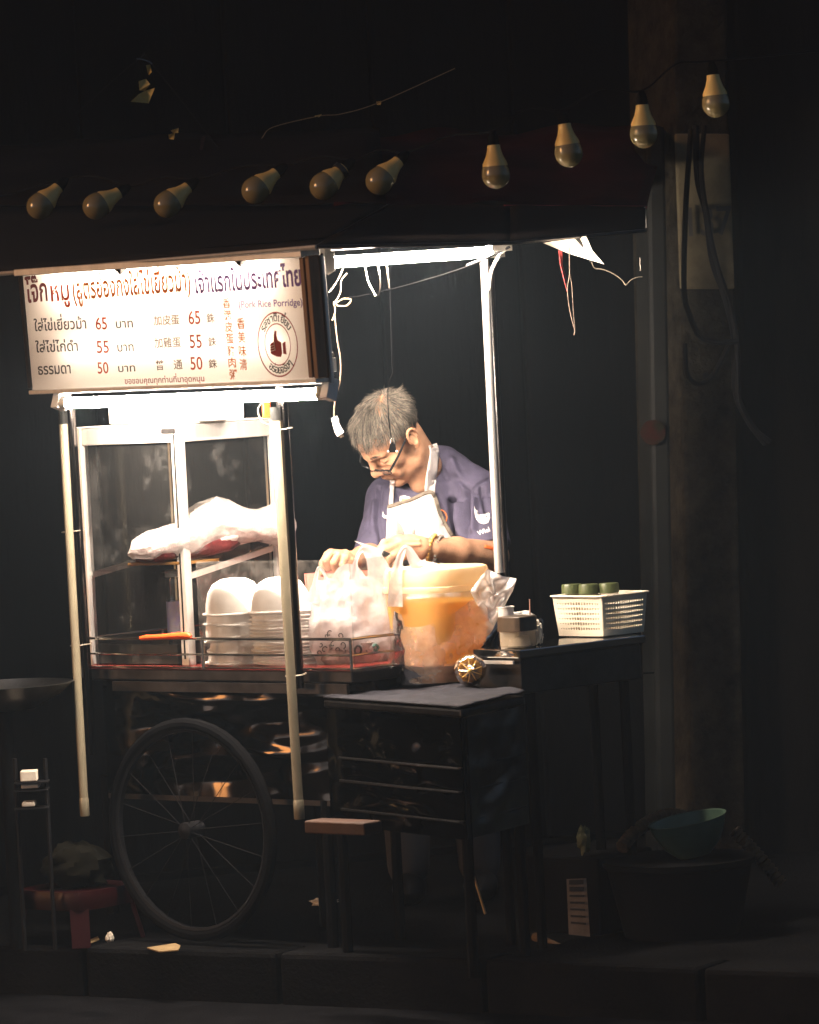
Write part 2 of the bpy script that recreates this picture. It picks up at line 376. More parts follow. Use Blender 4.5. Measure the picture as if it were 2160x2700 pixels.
# closed folding door of wide metal leaves behind the vendor
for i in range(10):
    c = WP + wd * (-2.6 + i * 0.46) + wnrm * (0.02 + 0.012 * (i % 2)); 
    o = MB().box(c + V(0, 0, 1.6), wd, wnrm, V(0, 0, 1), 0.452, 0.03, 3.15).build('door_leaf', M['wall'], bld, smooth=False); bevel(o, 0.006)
# pier with the house number, seen right of the cart
def slab(name, mat, parent, pxl, pxr, pyt, pyb, y, depth, lean=None):
    a = P(pxl[0], pyt, y); b = P(pxr[0], pyt, y); c = P(pxr[1], pyb, y); d = P(pxl[1], pyb, y)
    back = wnrm * -depth
    o = MB().hexa([d, c, c + back, d + back, a, b, b + back, a + back]).build(name, mat, parent, smooth=False)
    return bevel(o, 0.012, 2)
pier = thing('brick_pier', P(1860, 2400, 12.75), 'rough concrete pier with painted house number and hanging cables', 'pier')
ORG[pier] = Vector(pier.location)
slab('shaft', M['concrete'], pier, (1772, 1832), (1916, 1976), -120, 2520, 12.75, 0.35)
slab('plaster_plate', M['plate'], pier, (1781, 1795), (1925, 1939), 352, 762, 12.735, 0.012)
# digits 137 on the plate
nv, nf = text2d('137', 0.012)
o0 = P(1800, 622, 12.715); sx = 0.098; szz = 0.118
ax_u = (P(1925, 600, 12.715) - P(1795, 605, 12.715)).normalized(); ax_v = V(0, 0, 1)
numo = mesh_obj('house_number', [o0 + ax_u * (q[0] * sx) + ax_v * (q[1] * szz) for q in nv], nf, M['inkblk'], pier, smooth=False); solidify(numo, 0.002)
for q in ((1866, 716), (1872, 1115), (1868, 678), (1862, 990)):
    MB().tube([P(q[0], q[1], 12.75), P(q[0], q[1], 12.74)], 0.011 if q[1] > 700 else 0.005, 7).build('anchor_hole', M['black'], pier)
wallr = thing('side_wall', P(2100, 2400, 12.9), 'brown plastered wall right of the numbered pier', 'wall')
slab('wall_face', M['brown'], wallr, (1932, 1980), (2500, 2560), -250, 2540, 12.95, 0.3)
frm = thing('door_frame', P(1730, 2400, 12.5), 'slim grey metal door post between the cart and the pier', 'door frame')
slab('post', M['greyframe'], frm, (1704, 1740), (1756, 1792), 330, 2470, 12.45, 0.10)
# round sticker on the post
st = MB().lathe([(1e-5, 0), (0.036, 0), (0.036, 0.0015), (1e-5, 0.0015)], P(1722, 1140, 12.435), 20, ax=(V(1, 0, 0), V(0, 0, 1), V(0, -1, 0)))
st.build('sticker', PM('sticker_red', (0.016, 0.004, 0.003), 0.7, var=0.8, vscale=40, col2=(0.006, 0.009, 0.005), spec=0.05), frm)
# cables hanging on the pier
wire('cable', [(1835, 330, 12.6), (1840, 470, 12.6), (1862, 560, 12.62), (1880, 690, 12.62), (1915, 790, 12.62), (1938, 900, 12.66), (1940, 1030, 12.66), (1975, 1110, 12.68), (2020, 1170, 12.7)], 0.011, M['black'],
     'thick black cable running down the numbered pier and off to the right', 'cable')
wire('cable', [(1858, 330, 12.58), (1850, 450, 12.58), (1868, 590, 12.6), (1892, 700, 12.6), (1924, 800, 12.62), (1944, 910, 12.64), (1950, 1060, 12.64), (1990, 1130, 12.66), (2030, 1165, 12.68)], 0.008, M['black'],
     'thinner black cable bundled beside the thick one on the pier', 'cable')
wire('cable', [(1822, 340, 12.6), (1816, 430, 12.6), (1808, 560, 12.6), (1804, 760, 12.6), (1818, 830, 12.6), (1845, 885, 12.6), (1890, 902, 12.6), (1945, 900, 12.62)], 0.009, M['black'],
     'black cable looping low across the pier below the painted plate', 'cable')
wire('cable', [(1806, 905, 12.63), (1812, 985, 12.63), (1840, 1012, 12.63), (1880, 990, 12.63), (1925, 905, 12.63)], 0.008, M['black'],
     'slack black cable sagging in a U on the lower pier', 'cable')

# ------------------------------------------------------------------ cart frame of reference
K = P(928, 1769, 11.2); ZC = K.z                       # counter corner
fu = yawdir(-40); su = yawdir(46); fv = Vector((-fu.y, fu.x, 0))   # front runs right, side runs back
LF = along(K, fu, 226); SE = along(K, su, 1062)
def CF(px, v=0.0, z=ZC):               # point on the cart front line (set back v) at column px
    q = along(V(K.x, K.y, z) + fv * v, fu, px); return V(q.x, q.y, z)
Z1 = V(0, 0, 1)
LB = LF + fv * 0.62; SB = SE + fv * 0.55 - fu * 0.0
BKR = K + su * 0.02 + fv * 0.62
cart = thing('food_cart', V(K.x - 0.3, K.y + 0.4, 0), 'stainless steel street food cart with red counter and wire rail', 'food cart')
# counter slab: polygon LF, K, SE, back
poly = [LF, K, SE, SE + fv * 0.2 - fu * 0.1, LB + fu * 0.1 + fv * 0.02, LB]
def prism(poly, z0, z1): 
    n = len(poly); v = [V(p.x, p.y, z0) for p in poly] + [V(p.x, p.y, z1) for p in poly]
    return v, [tuple(range(n))[::-1], tuple(range(n, 2 * n))] + [(i, (i + 1) % n, (i + 1) % n + n, i + n) for i in range(n)]
def inset(poly, d):
    c = sum(poly, Vector((0, 0, 0))) / len(poly); return [p + (c - p).normalized() * d for p in poly]
v, f = prism(inset(poly, 0.008), ZC + 0.0, ZC + 0.006); mesh_obj('counter_top', v, f, M['redtop'], cart, smooth=False)
v, f = prism(poly, ZC - 0.032, ZC - 0.001); bevel(mesh_obj('counter_edge', v, f, M['darksteel'], cart, smooth=False), 0.004)
body = [CF(268, 0.02), CF(900, 0.02), K + su * 0.28 + fv * 0.03, LB + fu * 0.55 - fv * 0.03, LB + fu * 0.08 - fv * 0.03]
ZB = PZ(500, 2120, 0).z
zbot = P(500, 2110, 11.5).z
# front sheet is bowed and dented so that it mirrors lights as ripples
def dent(a, b, z0, z1, nu, nv, amp, seed, nrm):
    mb = MB()
    def fn(s, t):
        p = a.lerp(b, s); z = z0 + (z1 - z0) * t
        e = min(1, 6 * s, 6 * (1 - s), 6 * t, 6 * (1 - t))
        q = V(s * 2.2 + seed, t * 3.1, seed)
        return V(p.x, p.y, z) + nrm * (amp * e * (noise.noise(q * 1.3) + 0.45 * noise.noise(q * 3.1)))
    return mb.grid(fn, nu, nv)
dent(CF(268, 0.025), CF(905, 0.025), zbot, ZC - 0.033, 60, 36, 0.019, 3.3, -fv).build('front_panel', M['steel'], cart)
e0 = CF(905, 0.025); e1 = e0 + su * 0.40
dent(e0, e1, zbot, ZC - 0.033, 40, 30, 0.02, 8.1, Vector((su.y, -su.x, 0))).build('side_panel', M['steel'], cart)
v, f = prism([CF(268, 0.03), CF(902, 0.03), e1 + fv * 0.02, LB + fu * 0.1], zbot - 0.015, zbot + 0.004); mesh_obj('floor_panel', v, f, M['darksteel'], cart, smooth=False)
v, f = prism([LB + fu * 0.1, LB + fu * 0.12, e1 + fv * 0.25, e1 + fv * 0.23], zbot, ZC - 0.035); mesh_obj('back_panel', v, f, M['darksteel'], cart, smooth=False)
v, f = prism([CF(268, 0.03), CF(272, 0.03), LB + fu * 0.11, LB + fu * 0.09], zbot, ZC - 0.035); mesh_obj('side_panel', v, f, M['darksteel'], cart, smooth=False)
# reflecting trim band under the edge
o = MB().bar(CF(300, -0.004, ZC - 0.047), CF(918, -0.004, ZC - 0.047), 0.012, 0.026, up=Z1).build('trim_band', M['darksteel'], cart, smooth=False)
# low wire rail
zt, zm, zl = P(600, 1686.5, 11.45).z, P(600, 1728.5, 11.45).z, P(600, 1768, 11.45).z
def railpts(z): return [V(LB.x, LB.y, z) , V(LF.x, LF.y, z), V(K.x, K.y, z), V(SE.x, SE.y, z)]
dz = ZC - zl
for z, r in ((zt + dz, 0.0038), (zm + dz, 0.0028), (ZC + 0.004, 0.0028)):
    pts = railpts(z)
    for a, b in zip(pts[:-1], pts[1:]): MB().tube([a, b], r, 8).build('rail', M['rod'], cart)
for q in (LF, CF(538), CF(797), K, SE, LF.lerp(LB, 0.5), LB):
    MB().tube([V(q.x, q.y, ZC), V(q.x, q.y, zt + dz)], 0.0042, 8).build('rail_post', M['rod'], cart)
# chrome uprights
def pole(px_t, py_t, px_b, py_b, y, r, mat, name='post', parent=None, n=16):
    top = P(px_t, py_t, y); bot = P(px_b, py_b, y)
    return MB().tube([bot, top], r, n).build(name, mat, parent)
y1, y2 = LF.y - 0.03, CF(785).y - 0.05
pole(182, 1040, 240, 1990, y1, 0.0155, M['chrome'], 'upright', cart)
pole(742, 1020, 787, 1815, y2, 0.0155, M['chrome'], 'upright', cart)
pole(1275, 655, 1316, 1520, 11.62, 0.0112, M['alu'], 'upright', cart)
pole(1294, 700, 1336, 1540, 11.66, 0.008, M['darksteel'], 'upright', cart)
pole(1318, 1510, 1350, 2150, 11.62, 0.0135, M['chrome'], 'upright', cart)
# spoked wheel in front of the lower body
wc = P(506, 2188, CF(506).y - 0.03); wr = wc.z
whl = mesh_obj('wheel', *(lambda m: (m.v, m.f))(MB().lathe([(wr - 0.028 + 0.016 * math.cos(t), 0.016 * math.sin(t)) for t in [k * math.pi / 5 for k in range(11)]],
      wc, 40, ax=(fu, Z1, -fv), cap=False)), M['matteblack'], cart)
ORG[whl] = ORG[cart]
MB().lathe([(wr - 0.05, -0.008), (wr - 0.042, -0.011), (wr - 0.042, 0.011), (wr - 0.05, 0.008), (wr - 0.05, -0.008)], wc, 40, ax=(fu, Z1, -fv), cap=False).build('rim', M['black'], whl)
MB().lathe([(1e-5, -0.03), (0.022, -0.03), (0.022, 0.03), (0.012, 0.035), (1e-5, 0.036)], wc, 14, ax=(fu, Z1, -fv)).build('hub', M['black'], whl)
for k in range(18):
    t = 2 * math.pi * k / 18 + 0.1; d = fu * math.cos(t) + Z1 * math.sin(t)
    MB().tube([wc + d * 0.02 - fv * (0.02 if k % 2 else -0.01), wc + d * (wr - 0.046)], 0.0011, 5).build('spoke', M['black'], whl)
for px_ in (300, 860):
    q = CF(px_, 0.4, 0); MB().tube([V(q.x, q.y, 0), V(q.x, q.y, zbot)], 0.018, 10).build('leg', M['matteblack'], cart)
q = CF(880, 0.04, 0); MB().tube([V(q.x, q.y, 0), V(q.x, q.y, zbot)], 0.016, 10).build('leg', M['matteblack'], cart)
# acrylic shield behind the rail
shz = P(928, 1484, K.y + 0.01).z
sa, sb = CF(532, 0.012), K + fv * 0.012 - su * 0.0; sc = sb + su * 0.2
shd = thing('acrylic_shield', sb, 'scuffed clear acrylic shield standing behind the counter rail', 'splash guard')
for a, b in ((sa, sb), (sb + su * 0.002, sc)):
    a2, b2 = V(a.x, a.y, ZC + 0.008), V(b.x, b.y, ZC + 0.008); h = V(0, 0, shz - ZC)
    o = MB().add([a2, b2, b2 + h, a2 + h], [(0, 1, 2, 3)]).build('pane', M['shield'], shd, smooth=False); solidify(o, 0.003)
MB().tube([V(sb.x, sb.y, ZC + 0.008), V(sb.x, sb.y, shz)], 0.0022, 6).build('corner_strip', M['pane'], shd)

# ------------------------------------------------------------------ cream support pipes strapped to the uprights
def pipe(label, top, bot, y, r):
    a, b = P(*top, y), P(*bot, y); d = (b - a).normalized()
    t = thing('support_pipe', b, label, 'pipe', 'cream pipes strapped to the cart uprights')
    MB().tube([a, b - d * 0.045], r, 18).build('pipe', M['pvc'], t)
    MB().tube([b - d * 0.05, b - d * 0.046, b - d * 0.002, b], [r * 1.02, r * 1.12, r * 1.12, r * 1.02], 18).build('end_cap', M['pvc'], t)
    MB().tube([a + d * -0.002, a + d * 0.034], r * 1.03, 18).build('collar', M['greyframe'], t)
    return t, a, d
t1, a1, d1 = pipe('cream plastic pipe strapped to the leftmost cart upright', (165, 1085), (224, 2152), y1 - 0.045, 0.0116)
t2, a2, d2 = pipe('cream plastic pipe strapped to the upright in front of the foam bowls', (724, 1075), (790, 2160), y2 - 0.045, 0.0125)
def tie(parent, pxa, pxb, py, y, mat):
    c = P((pxa + pxb) / 2, py, y + 0.02); w = (pxb - pxa) / 2 / 1000
    pts = [c + V(math.cos(t) * w, math.sin(t) * 0.045, 0.002 * math.cos(t)) for t in [2 * math.pi * k / 20 for k in range(21)]]
    MB().tube(pts, 0.0026, 6, flat=0.6).build('cable_tie', mat, parent)
for py_, a, b in ((1400, 163, 222), (1699, 186, 242)): tie(t1, a, b, py_, y1, M['cabw'])
for py_, a, b in ((1131, 716, 770), (1779, 754, 806)): tie(t2, a, b, py_, y2, M['cabw'])
# ------------------------------------------------------------------ lit menu sign
sBL, sBR = P(82, 1034, 11.58), P(834, 1004, 10.86)
sW = (sBR - sBL).length; sS = (sBR - sBL).normalized()
sT = P(804, 660, 10.86) - P(832, 1004, 10.86); sT.y = -(sT.x * sS.x + sT.z * sS.z) / sS.y; sT.normalize(); sN = sS.cross(sT).normalized()   # towards the viewer
if sN.y > 0: sN = -sN
sT = sN.cross(sS); sT = sT if sT.z > 0 else -sT
sH = (P(804, 664, 10.86) - P(833, 1004, 10.86)).length; sD = 0.048
sign = thing('menu_sign', sBL.lerp(sBR, 0.5), 'backlit white menu sign in Thai and Chinese with red logo', 'sign')
def SP(s, t, n=0.0): return sBL + sS * s + sT * t + sN * n
def spx(px, py):                        # sign coordinates under a pixel
    d = ray(px, py); k = (sBL - EYE).dot(sN) / d.dot(sN); q = EYE + d * k - sBL
    return q.dot(sS), q.dot(sT)
o = MB().add([SP(0.006, 0.006), SP(sW - 0.012, 0.006), SP(sW - 0.012, sH - 0.010), SP(0.006, sH - 0.010)], [(0, 1, 2, 3)]).build('face_panel', M['panel'], sign, smooth=False)
def sbox(name, mat, s0, s1, t0, t1, n0, n1, bv=0.0):
    o = MB().hexa([SP(s0, t0, n0), SP(s1, t0, n0), SP(s1, t0, n1), SP(s0, t0, n1), SP(s0, t1, n0), SP(s1, t1, n0), SP(s1, t1, n1), SP(s0, t1, n1)]).build(name, mat, sign, smooth=False)
    if bv: bevel(o, bv)
    return o
sbox('frame_bar', M['alu'], -0.004, sW + 0.004, -0.006, 0.005, -sD, 0.006, 0.002)          # bottom
sbox('frame_bar', M['alu'], -0.004, sW + 0.004, sH - 0.012, sH + 0.006, -sD, 0.022, 0.002)  # top lip
sbox('frame_bar', M['darksteel'], -0.006, 0.007, 0.009, sH - 0.013, -sD, 0.006, 0.002)       # left
sbox('wood_strip', M['wood'], sW - 0.016, sW - 0.002, 0.009, sH - 0.013, -0.02, 0.010, 0.002)
sbox('wood_strip', M['wood'], sW + 0.000, sW + 0.014, 0.006, sH - 0.010, -0.03, 0.006, 0.002)
sbox('side_plate', M['wood'], sW - 0.004, sW + 0.004, 0.004, sH - 0.012, -sD - 0.004, -0.032)
sbox('side_strip', M['alu'], sW + 0.003, sW + 0.012, -0.01, sH - 0.012, -sD - 0.006, -sD + 0.006, 0.002)
sbox('back_plate', M['white'], 0.0, sW, 0.0, sH, -sD - 0.004, -sD)
for px_ in (322, 640):
    s_, t_ = spx(px_, 690); t_ = sH - 0.012
    MB().add([SP(s_ - 0.006, t_, 0.002), SP(s_ + 0.018, t_, 0.002), SP(s_ + 0.002, t_ - 0.016, 0.012), SP(s_ - 0.006, t_, 0.024), SP(s_ + 0.018, t_, 0.024)],
             [(0, 2, 3), (1, 4, 2), (3, 2, 4), (0, 3, 4, 1), (0, 1, 2)]).build('bracket', M['darksteel'], sign, smooth=False)
# tube inside the box, near its top
MB().tube([SP(0.13, sH - 0.030, -0.030), SP(sW - 0.14, sH - 0.030, -0.030)], 0.0130, 12).build('inner_tube', EM('sign_tube', TUBE_COL, 36.0), sign)
MB().tube([SP(0.13, 0.10, -0.030), SP(sW - 0.10, 0.10, -0.030)], 0.0100, 12).build('inner_tube', EM('sign_fill_tube', TUBE_COL, 4.5), sign)  # second tube added as fill for the lower part of the face
# lettering: (text, px box left, right, top, bottom of the body of the letters, material, thai?)
def letter(s, x0, x1, yt, yb, mat, th=False, off=0.0, xr=None, parent=None, slant=0.0):
    v, f = thai2d(s, off) if th else text2d(s, off)
    ref = text2d(xr or s)[0] if not th else [q for q in text2d(xr)[0]]
    rx0, rx1 = min(q[0] for q in v), max(q[0] for q in v); ry0, ry1 = min(q[1] for q in ref), max(q[1] for q in ref)
    xm = (x0 + x1) / 2; sl_, tl_ = spx(x0, yb if not isinstance(yb, tuple) else yb[0]); sr_, tr_ = spx(x1, yb if not isinstance(yb, tuple) else yb[1])
    _, tt = spx(x0, yt if not isinstance(yt, tuple) else yt[0])
    k = (sr_ - sl_) / (rx1 - rx0); h = (tt - tl_) / (ry1 - ry0)
    pts = []
    for q in v:
        a = (q[0] - rx0) * k + (q[1] - ry0) * h * slant; b = (q[1] - ry0) * h + (tr_ - tl_) * (q[0] - rx0) / (rx1 - rx0)
        pts.append(SP(sl_ + a, tl_ + b, 0.0024))
    return mesh_obj('lettering', pts, f, mat, parent or sign, smooth=False)
TH = 'อ'
letter('โจ๊ก', 72, 128, (752, 744), (798, 792), M['inkdark'], True, 0.022, TH)
letter('หมู', 137, 186, (753, 749), (794, 790), M['inkred'], True, 0.022, TH)
letter('(สูตรฮ่องกงใส่ไข่เยี่ยวม้า)', 195, 506, (748, 728), (790, 765), M['inkor'], True, 0.030, TH)
letter('เจ้าแรกในประเทศไทย', 518, 797, (733, 714), (773, 752), M['inkpur'], True, 0.030, TH)
letter('(Pork Rice Porridge)', 632, 800, (794, 788), (812, 805), M['inkpur'], False, 0.012, 'Pork')
rows = [('ใส่ไข่เยี่ยวม้า', 93, 230, 851, 873, 866, '65', 255, 285, 837, 869, 308, 353, '加皮蛋', 408, 476, 830, 856, '65', 500, 531, 820, 855, 548, 568),
        ('ใส่ไข่ไก่ดำ', 97, 208, 908, 929, 925, '55', 258, 290, 899, 931, 312, 355, '加雞蛋', 410, 480, 889, 916, '55', 503, 535, 883, 918, 552, 573),
        ('ธรรมดา', 103, 189, 966, 988, 984, '50', 260, 289, 955, 985, 314, 359, '普　通', 413, 484, 948, 974, '50', 505, 537, 941, 975, 553, 575)]
for (a, x0, x1, yt, yb, yb2, n1, a0, a1_, at, ab, b0, b1, cj, c0, c1, ct, cb, n2, e0_, e1_, et, eb, g0, g1) in rows:
    letter(a, x0, x1, (yt, yt - 4), (yb, yb2), M['inkblk'], True, 0.016, TH)
    letter(n1, a0, a1_, at, (ab, ab - 1), M['inkred'], False, 0.012)
    letter('บาท', b0, b1, (at + 10, at + 8), (ab - 4, ab - 6), M['inkblk'], True, 0.014, TH)
    letter(cj, c0, c1, (ct + 2, ct), (cb + 2, cb - 1), M['inkbrn'], False, 0.012)
    letter(n2, e0_, e1_, et, (eb, eb - 1), M['inkred'], False, 0.012)
    letter('銖', g0, g1, et + 6, (eb - 4, eb - 5), M['inkbrn'], False, 0.012)
letter('ขอขอบคุณทุกท่านที่มาอุดหนุน', 331, 541, (1000, 993), (1012, 1005), M['inkcrim'], True, 0.014, TH)
for i, ch in enumerate('香港皮蛋豬肉粥'):
    y_ = 786 + i * 31.3; x_ = 590 + i * 3.0; letter(ch, x_, x_ + 20, y_, y_ + 26, M['inkor'], False, 0.014)
for i, ch in enumerate('香美味清'):
    y_ = 838 + i * 36; x_ = 628 + i * 2.2; letter(ch, x_, x_ + 20, y_, y_ + 29, M['inkor'], False, 0.014)
# logo: two rings, curved words, thumbs-up hand
cs, ct_ = spx(734, 908); R1 = (spx(787, 908)[0] - spx(681, 908)[0]) / 2; R1y = (spx(734, 822)[1] - spx(734, 995)[1]) / 2
def ring(r0, r1, ry_=None):
    n = 56; k = R1y / R1; mb = MB()
    v = [SP(cs + r * math.cos(2 * math.pi * i / n), ct_ + k * r * math.sin(2 * math.pi * i / n), 0.0024) for r in (r0, r1) for i in range(n)]
    mb.add(v, [(i, (i + 1) % n, n + (i + 1) % n, n + i) for i in range(n)]); return mb.build('logo_ring', M['inkcrim'], sign, smooth=False)
ring(R1 * 0.955, R1); ring(R1 * 0.615, R1 * 0.65)
def arc_text(chars, r, a0, a1, size, flip, mat):
    n = len(chars); k = R1y / R1
    for i, ch in enumerate(chars):
        v, f = thai2d(ch, 0.02); x0, x1 = min(q[0] for q in v), max(q[0] for q in v); a = math.radians(a0 + (a1 - a0) * i / (n - 1)); pts = []
        for q in v:
            x, y = (q[0] - (x0 + x1) / 2) * size, (q[1] - 0.25) * size; s_ = -1 if not flip else 1
            rr = r + (y if not flip else -y); aa = a + (-x if not flip else x) / r
            pts.append(SP(cs + rr * math.cos(aa), ct_ + k * rr * math.sin(aa), 0.0024))
        mesh_obj('logo_lettering', pts, f, mat, sign, smooth=False)
arc_text(['ร', 'ส', 'ช', 'า', 'ติ', 'เ', 'ยี่', 'ย', 'ม'], R1 * 0.80, 142, 40, R1 * 0.34, False, M['inkblk'])
arc_text(['อ', 'ร่', 'อ', 'ย', 'จ', 'ริ', 'ง', 'ๆ'], R1 * 0.80, 238, 312, R1 * 0.34, True, M['inkblk'])
hand = [(-.36, -.30), (-.10, -.40), (.12, -.42), (.20, -.30), (.20, .12), (.02, .22), (-.02, .40), (.0, .55), (-.10, .58), (-.16, .42), (-.20, .16), (-.36, .10), (-.42, .0), (-.38, -.06), (-.42, -.14), (-.37, -.18), (-.41, -.25)]
def logo_poly(pts): 
    k = R1y / R1; return mesh_obj('logo_hand', [SP(cs + x * R1 * 0.95, ct_ + k * (y - .05) * R1 * 0.82, 0.0024) for x, y in pts], [tuple(range(len(pts)))], M['inkcrim'], sign, smooth=False)
logo_poly(hand); logo_poly([(.25, -.30), (.42, -.34), (.42, .14), (.36, .14), (.25, .08)])
mb = MB(); k = R1y / R1
for (xa, ya, xb, yb) in ((-.38, -.06, -.16, -.02), (-.40, -.16, -.16, -.11), (-.40, -.25, -.16, -.20), (-.16, .10, -.14, -.22)):
    mb.bar(SP(cs + xa * R1, ct_ + k * ya * R1 * .82, 0.0032), SP(cs + xb * R1, ct_ + k * yb * R1 * .82, 0.0032), 0.0022, 0.0006, up=sN)
mb.build('logo_line', M['panel'], sign, smooth=False)

# ------------------------------------------------------------------ fluorescent lamps
def lamp(name, label, a, b, r, side, capmat):
    t = thing(name, a.lerp(b, 0.5), label, 'lamp', 'lit tube lamps on the cart'); d = (b - a).normalized()
    MB().tube([a, b], r, 14).build('tube', M['tube'], t)
    for p, s in ((a, -1), (b, 1)):
        MB().tube([p - d * (0.012 * s), p + d * (0.012 * s), p + d * (0.014 * s)], [r * 1.12, r * 1.12, r * 0.8], 14).build('end_ring', capmat, t)
        MB().box(p + d * (0.022 * s) + side * 0.012, d, side, d.cross(side), 0.024, 0.055, 0.036).build('socket', M['white'], t, smooth=False)
    o = MB().box(a.lerp(b, 0.5) + side * 0.036, d, side, d.cross(side), (b - a).length + 0.05, 0.012, 0.03).build('batten', M['darksteel'], t, smooth=False); bevel(o, 0.003)
    return t
la = SP(0.075, -0.036, -0.05); lb = SP(sW - 0.03, -0.036, -0.05)
lamp('tube_lamp', 'lit white tube lamp under the bottom edge of the menu sign', la, lb, 0.0145, (sT - sN * 0.4).normalized() * 1.0, M['alu'])
lc, ld = P(868, 692, 11.10), P(1296, 664, 11.60)
lamp('tube_lamp', 'lit white tube lamp under the canopy above the vendor', lc, ld, 0.0145, (Z1 - fv * 0.0), M['white'])
# tape wrapped round the near lamp holder
MB().lathe([(0.019, -0.03), (0.024, -0.012), (0.02, 0.0), (0.025, 0.014), (0.019, 0.032)], P(850, 692, 11.07), 12, ax=(V(0, .7, .7), Z1, V(1, 0, 0)), wob=lambda t, i: 1 + 0.12 * math.sin(5 * t + 9 * i)).build('tape_wrap', M['white'], None)
tag(bpy.data.objects['tape_wrap'], 'crumpled white tape wrapped round the lamp end beside the sign', 'tape')

# ------------------------------------------------------------------ canopy
can = thing('cart_canopy', P(835, 648, 11.02), 'dark glossy hipped canopy sheet over the food cart', 'canopy')
cA, cB, cC = P(-60, 724, 11.68), P(835, 648, 10.78), P(1345, 638, 11.25)
cC2 = P(1702, 608, 11.72)
cA2, cB2, cD = P(-60, 545, 12.35), P(1022, 541, 11.45), P(1702, 545, 11.95)
def sheet(name, pts, nu, nv, mat, parent, amp=0.0, seed=0):
    a, b, c, d = [Vector(p) for p in pts]; nrm = (b - a).cross(d - a).normalized()
    def fn(s, t):
        p = a.lerp(b, s).lerp(d.lerp(c, s), t); return p + nrm * amp * noise.noise(V(s * 5 + seed, t * 3, seed))
    return MB().grid(fn, nu, nv).build(name, mat, parent, sharp=None)
solidify(sheet('front_slope', (cA, cB, cB2, cA2), 30, 8, M['darktarp'], can, 0.006, 1), 0.003)
solidify(sheet('side_slope', (cB, cC, P(1345, 541, 11.68), cB2), 20, 8, M['darktarp'], can, 0.005, 2), 0.003)
solidify(sheet('side_slope', (cC, cC2, cD, P(1345, 541, 11.68)), 14, 8, M['darktarp'], can, 0.004, 5), 0.003)
MB().tube([cB, cB2], 0.003, 6).build('hip_seam', M['darksteel'], can)
MB().tube([cA + V(0, 0, -0.003), cB + V(0, 0, -0.003)], 0.006, 8).build('edge_bar', M['alu'], can)
MB().tube([cB + V(0, 0, -0.003), cC + V(0, 0, -0.003)], 0.005, 8).build('edge_bar', M['darksteel'], can)
MB().tube([cC + V(0, 0, -0.003), cC2], 0.005, 8).build('edge_bar', M['darksteel'], can)
# tray-like roof lining above the lamps keeps the light under the canopy
v = [cA + V(.0, .1, .02), cB + V(0, .1, .02), cC + V(0, 0.1, .02), cC2 + V(0, .1, .02), cC2 + V(-.4, .9, .06), cA + V(.3, .9, .06)]
o = mesh_obj('roof_lining', v, [(0, 1, 2, 3, 4, 5)], M['wall'], can, smooth=False); solidify(o, 0.004)
MB().bar(P(1290, 652, 11.55), P(1343, 650, 11.58), 0.03, 0.022, up=Z1).build('lamp_bracket', M['alu'], can)
awn = thing('red_awning', P(1350, 470, 12.3), 'faded dark red awning cloth above the cart canopy', 'awning')
solidify(sheet('cloth', (P(880, 543, 11.52), P(1706, 541, 11.98), P(1760, 330, 12.9), P(900, 360, 12.7)), 24, 10, M['redcloth'], awn, 0.03, 4), 0.004)
solidify(sheet('cloth', (P(-60, 546, 12.37), P(1020, 539, 11.47), P(1000, 340, 12.5), P(-60, 380, 12.9)), 24, 10, M['shaded_cloth'], awn, 0.03, 9), 0.004)  # left stretch of the red awning; its darkness is put into the colour
MB().tube([P(1330, 543, 11.66), P(1704, 546, 11.97)], 0.004, 6).build('hem', PM('red_hem', (0.25, 0.02, 0.03), 0.6), awn)
MB().bar(P(1700, 546, 11.94), P(1704, 600, 11.94), 0.008, 0.004).build('corner_strip', M['alu'], awn)
# ------------------------------------------------------------------ unlit bulbs on a cord
bprof_g = [(1e-5, -0.0585)] + [(0.0360 * math.sin(t), -0.0225 - 0.0360 * math.cos(t)) for t in [math.pi * k / 14 for k in range(1, 8)]] + [(0.0348, -0.010), (0.0312, 0.0)]
bprof_c = [(0.0315, -0.001), (0.0308, 0.006), (0.0215, 0.026), (0.0170, 0.042), (0.0160, 0.052), (0.0130, 0.053), (1e-5, 0.053)]
bm_g = MB().lathe(bprof_g, n=24, cap=False); bm_c = MB().lathe(bprof_c, n=24, cap=False)
me_g = bm_c_ = None
specs = [(104, 545, 136, 510, 12.05, 'leftmost bulb of the unlit string, dim and mostly in shadow'),
         (252, 545, 296, 517, 11.95, 'second bulb from the left in the unlit string, tilted'),
         (440, 540, 478, 507, 11.80, 'third bulb from the left, tilted with pale cap up right'),
         (672, 503, 716, 465, 11.60, 'fourth bulb from the left, tilted above the long menu sign'),
         (852, 492, 898, 450, 11.50, 'fifth bulb from the left, with a dark band round its cap'),
         (1000, 478, 1047, 428, 11.40, 'sixth bulb from the left, last of the tilted ones'),
         (1308, 462, 1303, 398, 11.30, 'upright bulb above the lit tube, first of the straight hanging ones'),
         (1500, 405, 1490, 340, 11.35, 'upright bulb right of the one above the lit tube'),
         (1698, 355, 1694, 285, 11.45, 'dim upright bulb above the grey door post'),
         (1888, 275, 1882, 215, 11.55, 'rightmost unlit bulb, above the numbered pier')]
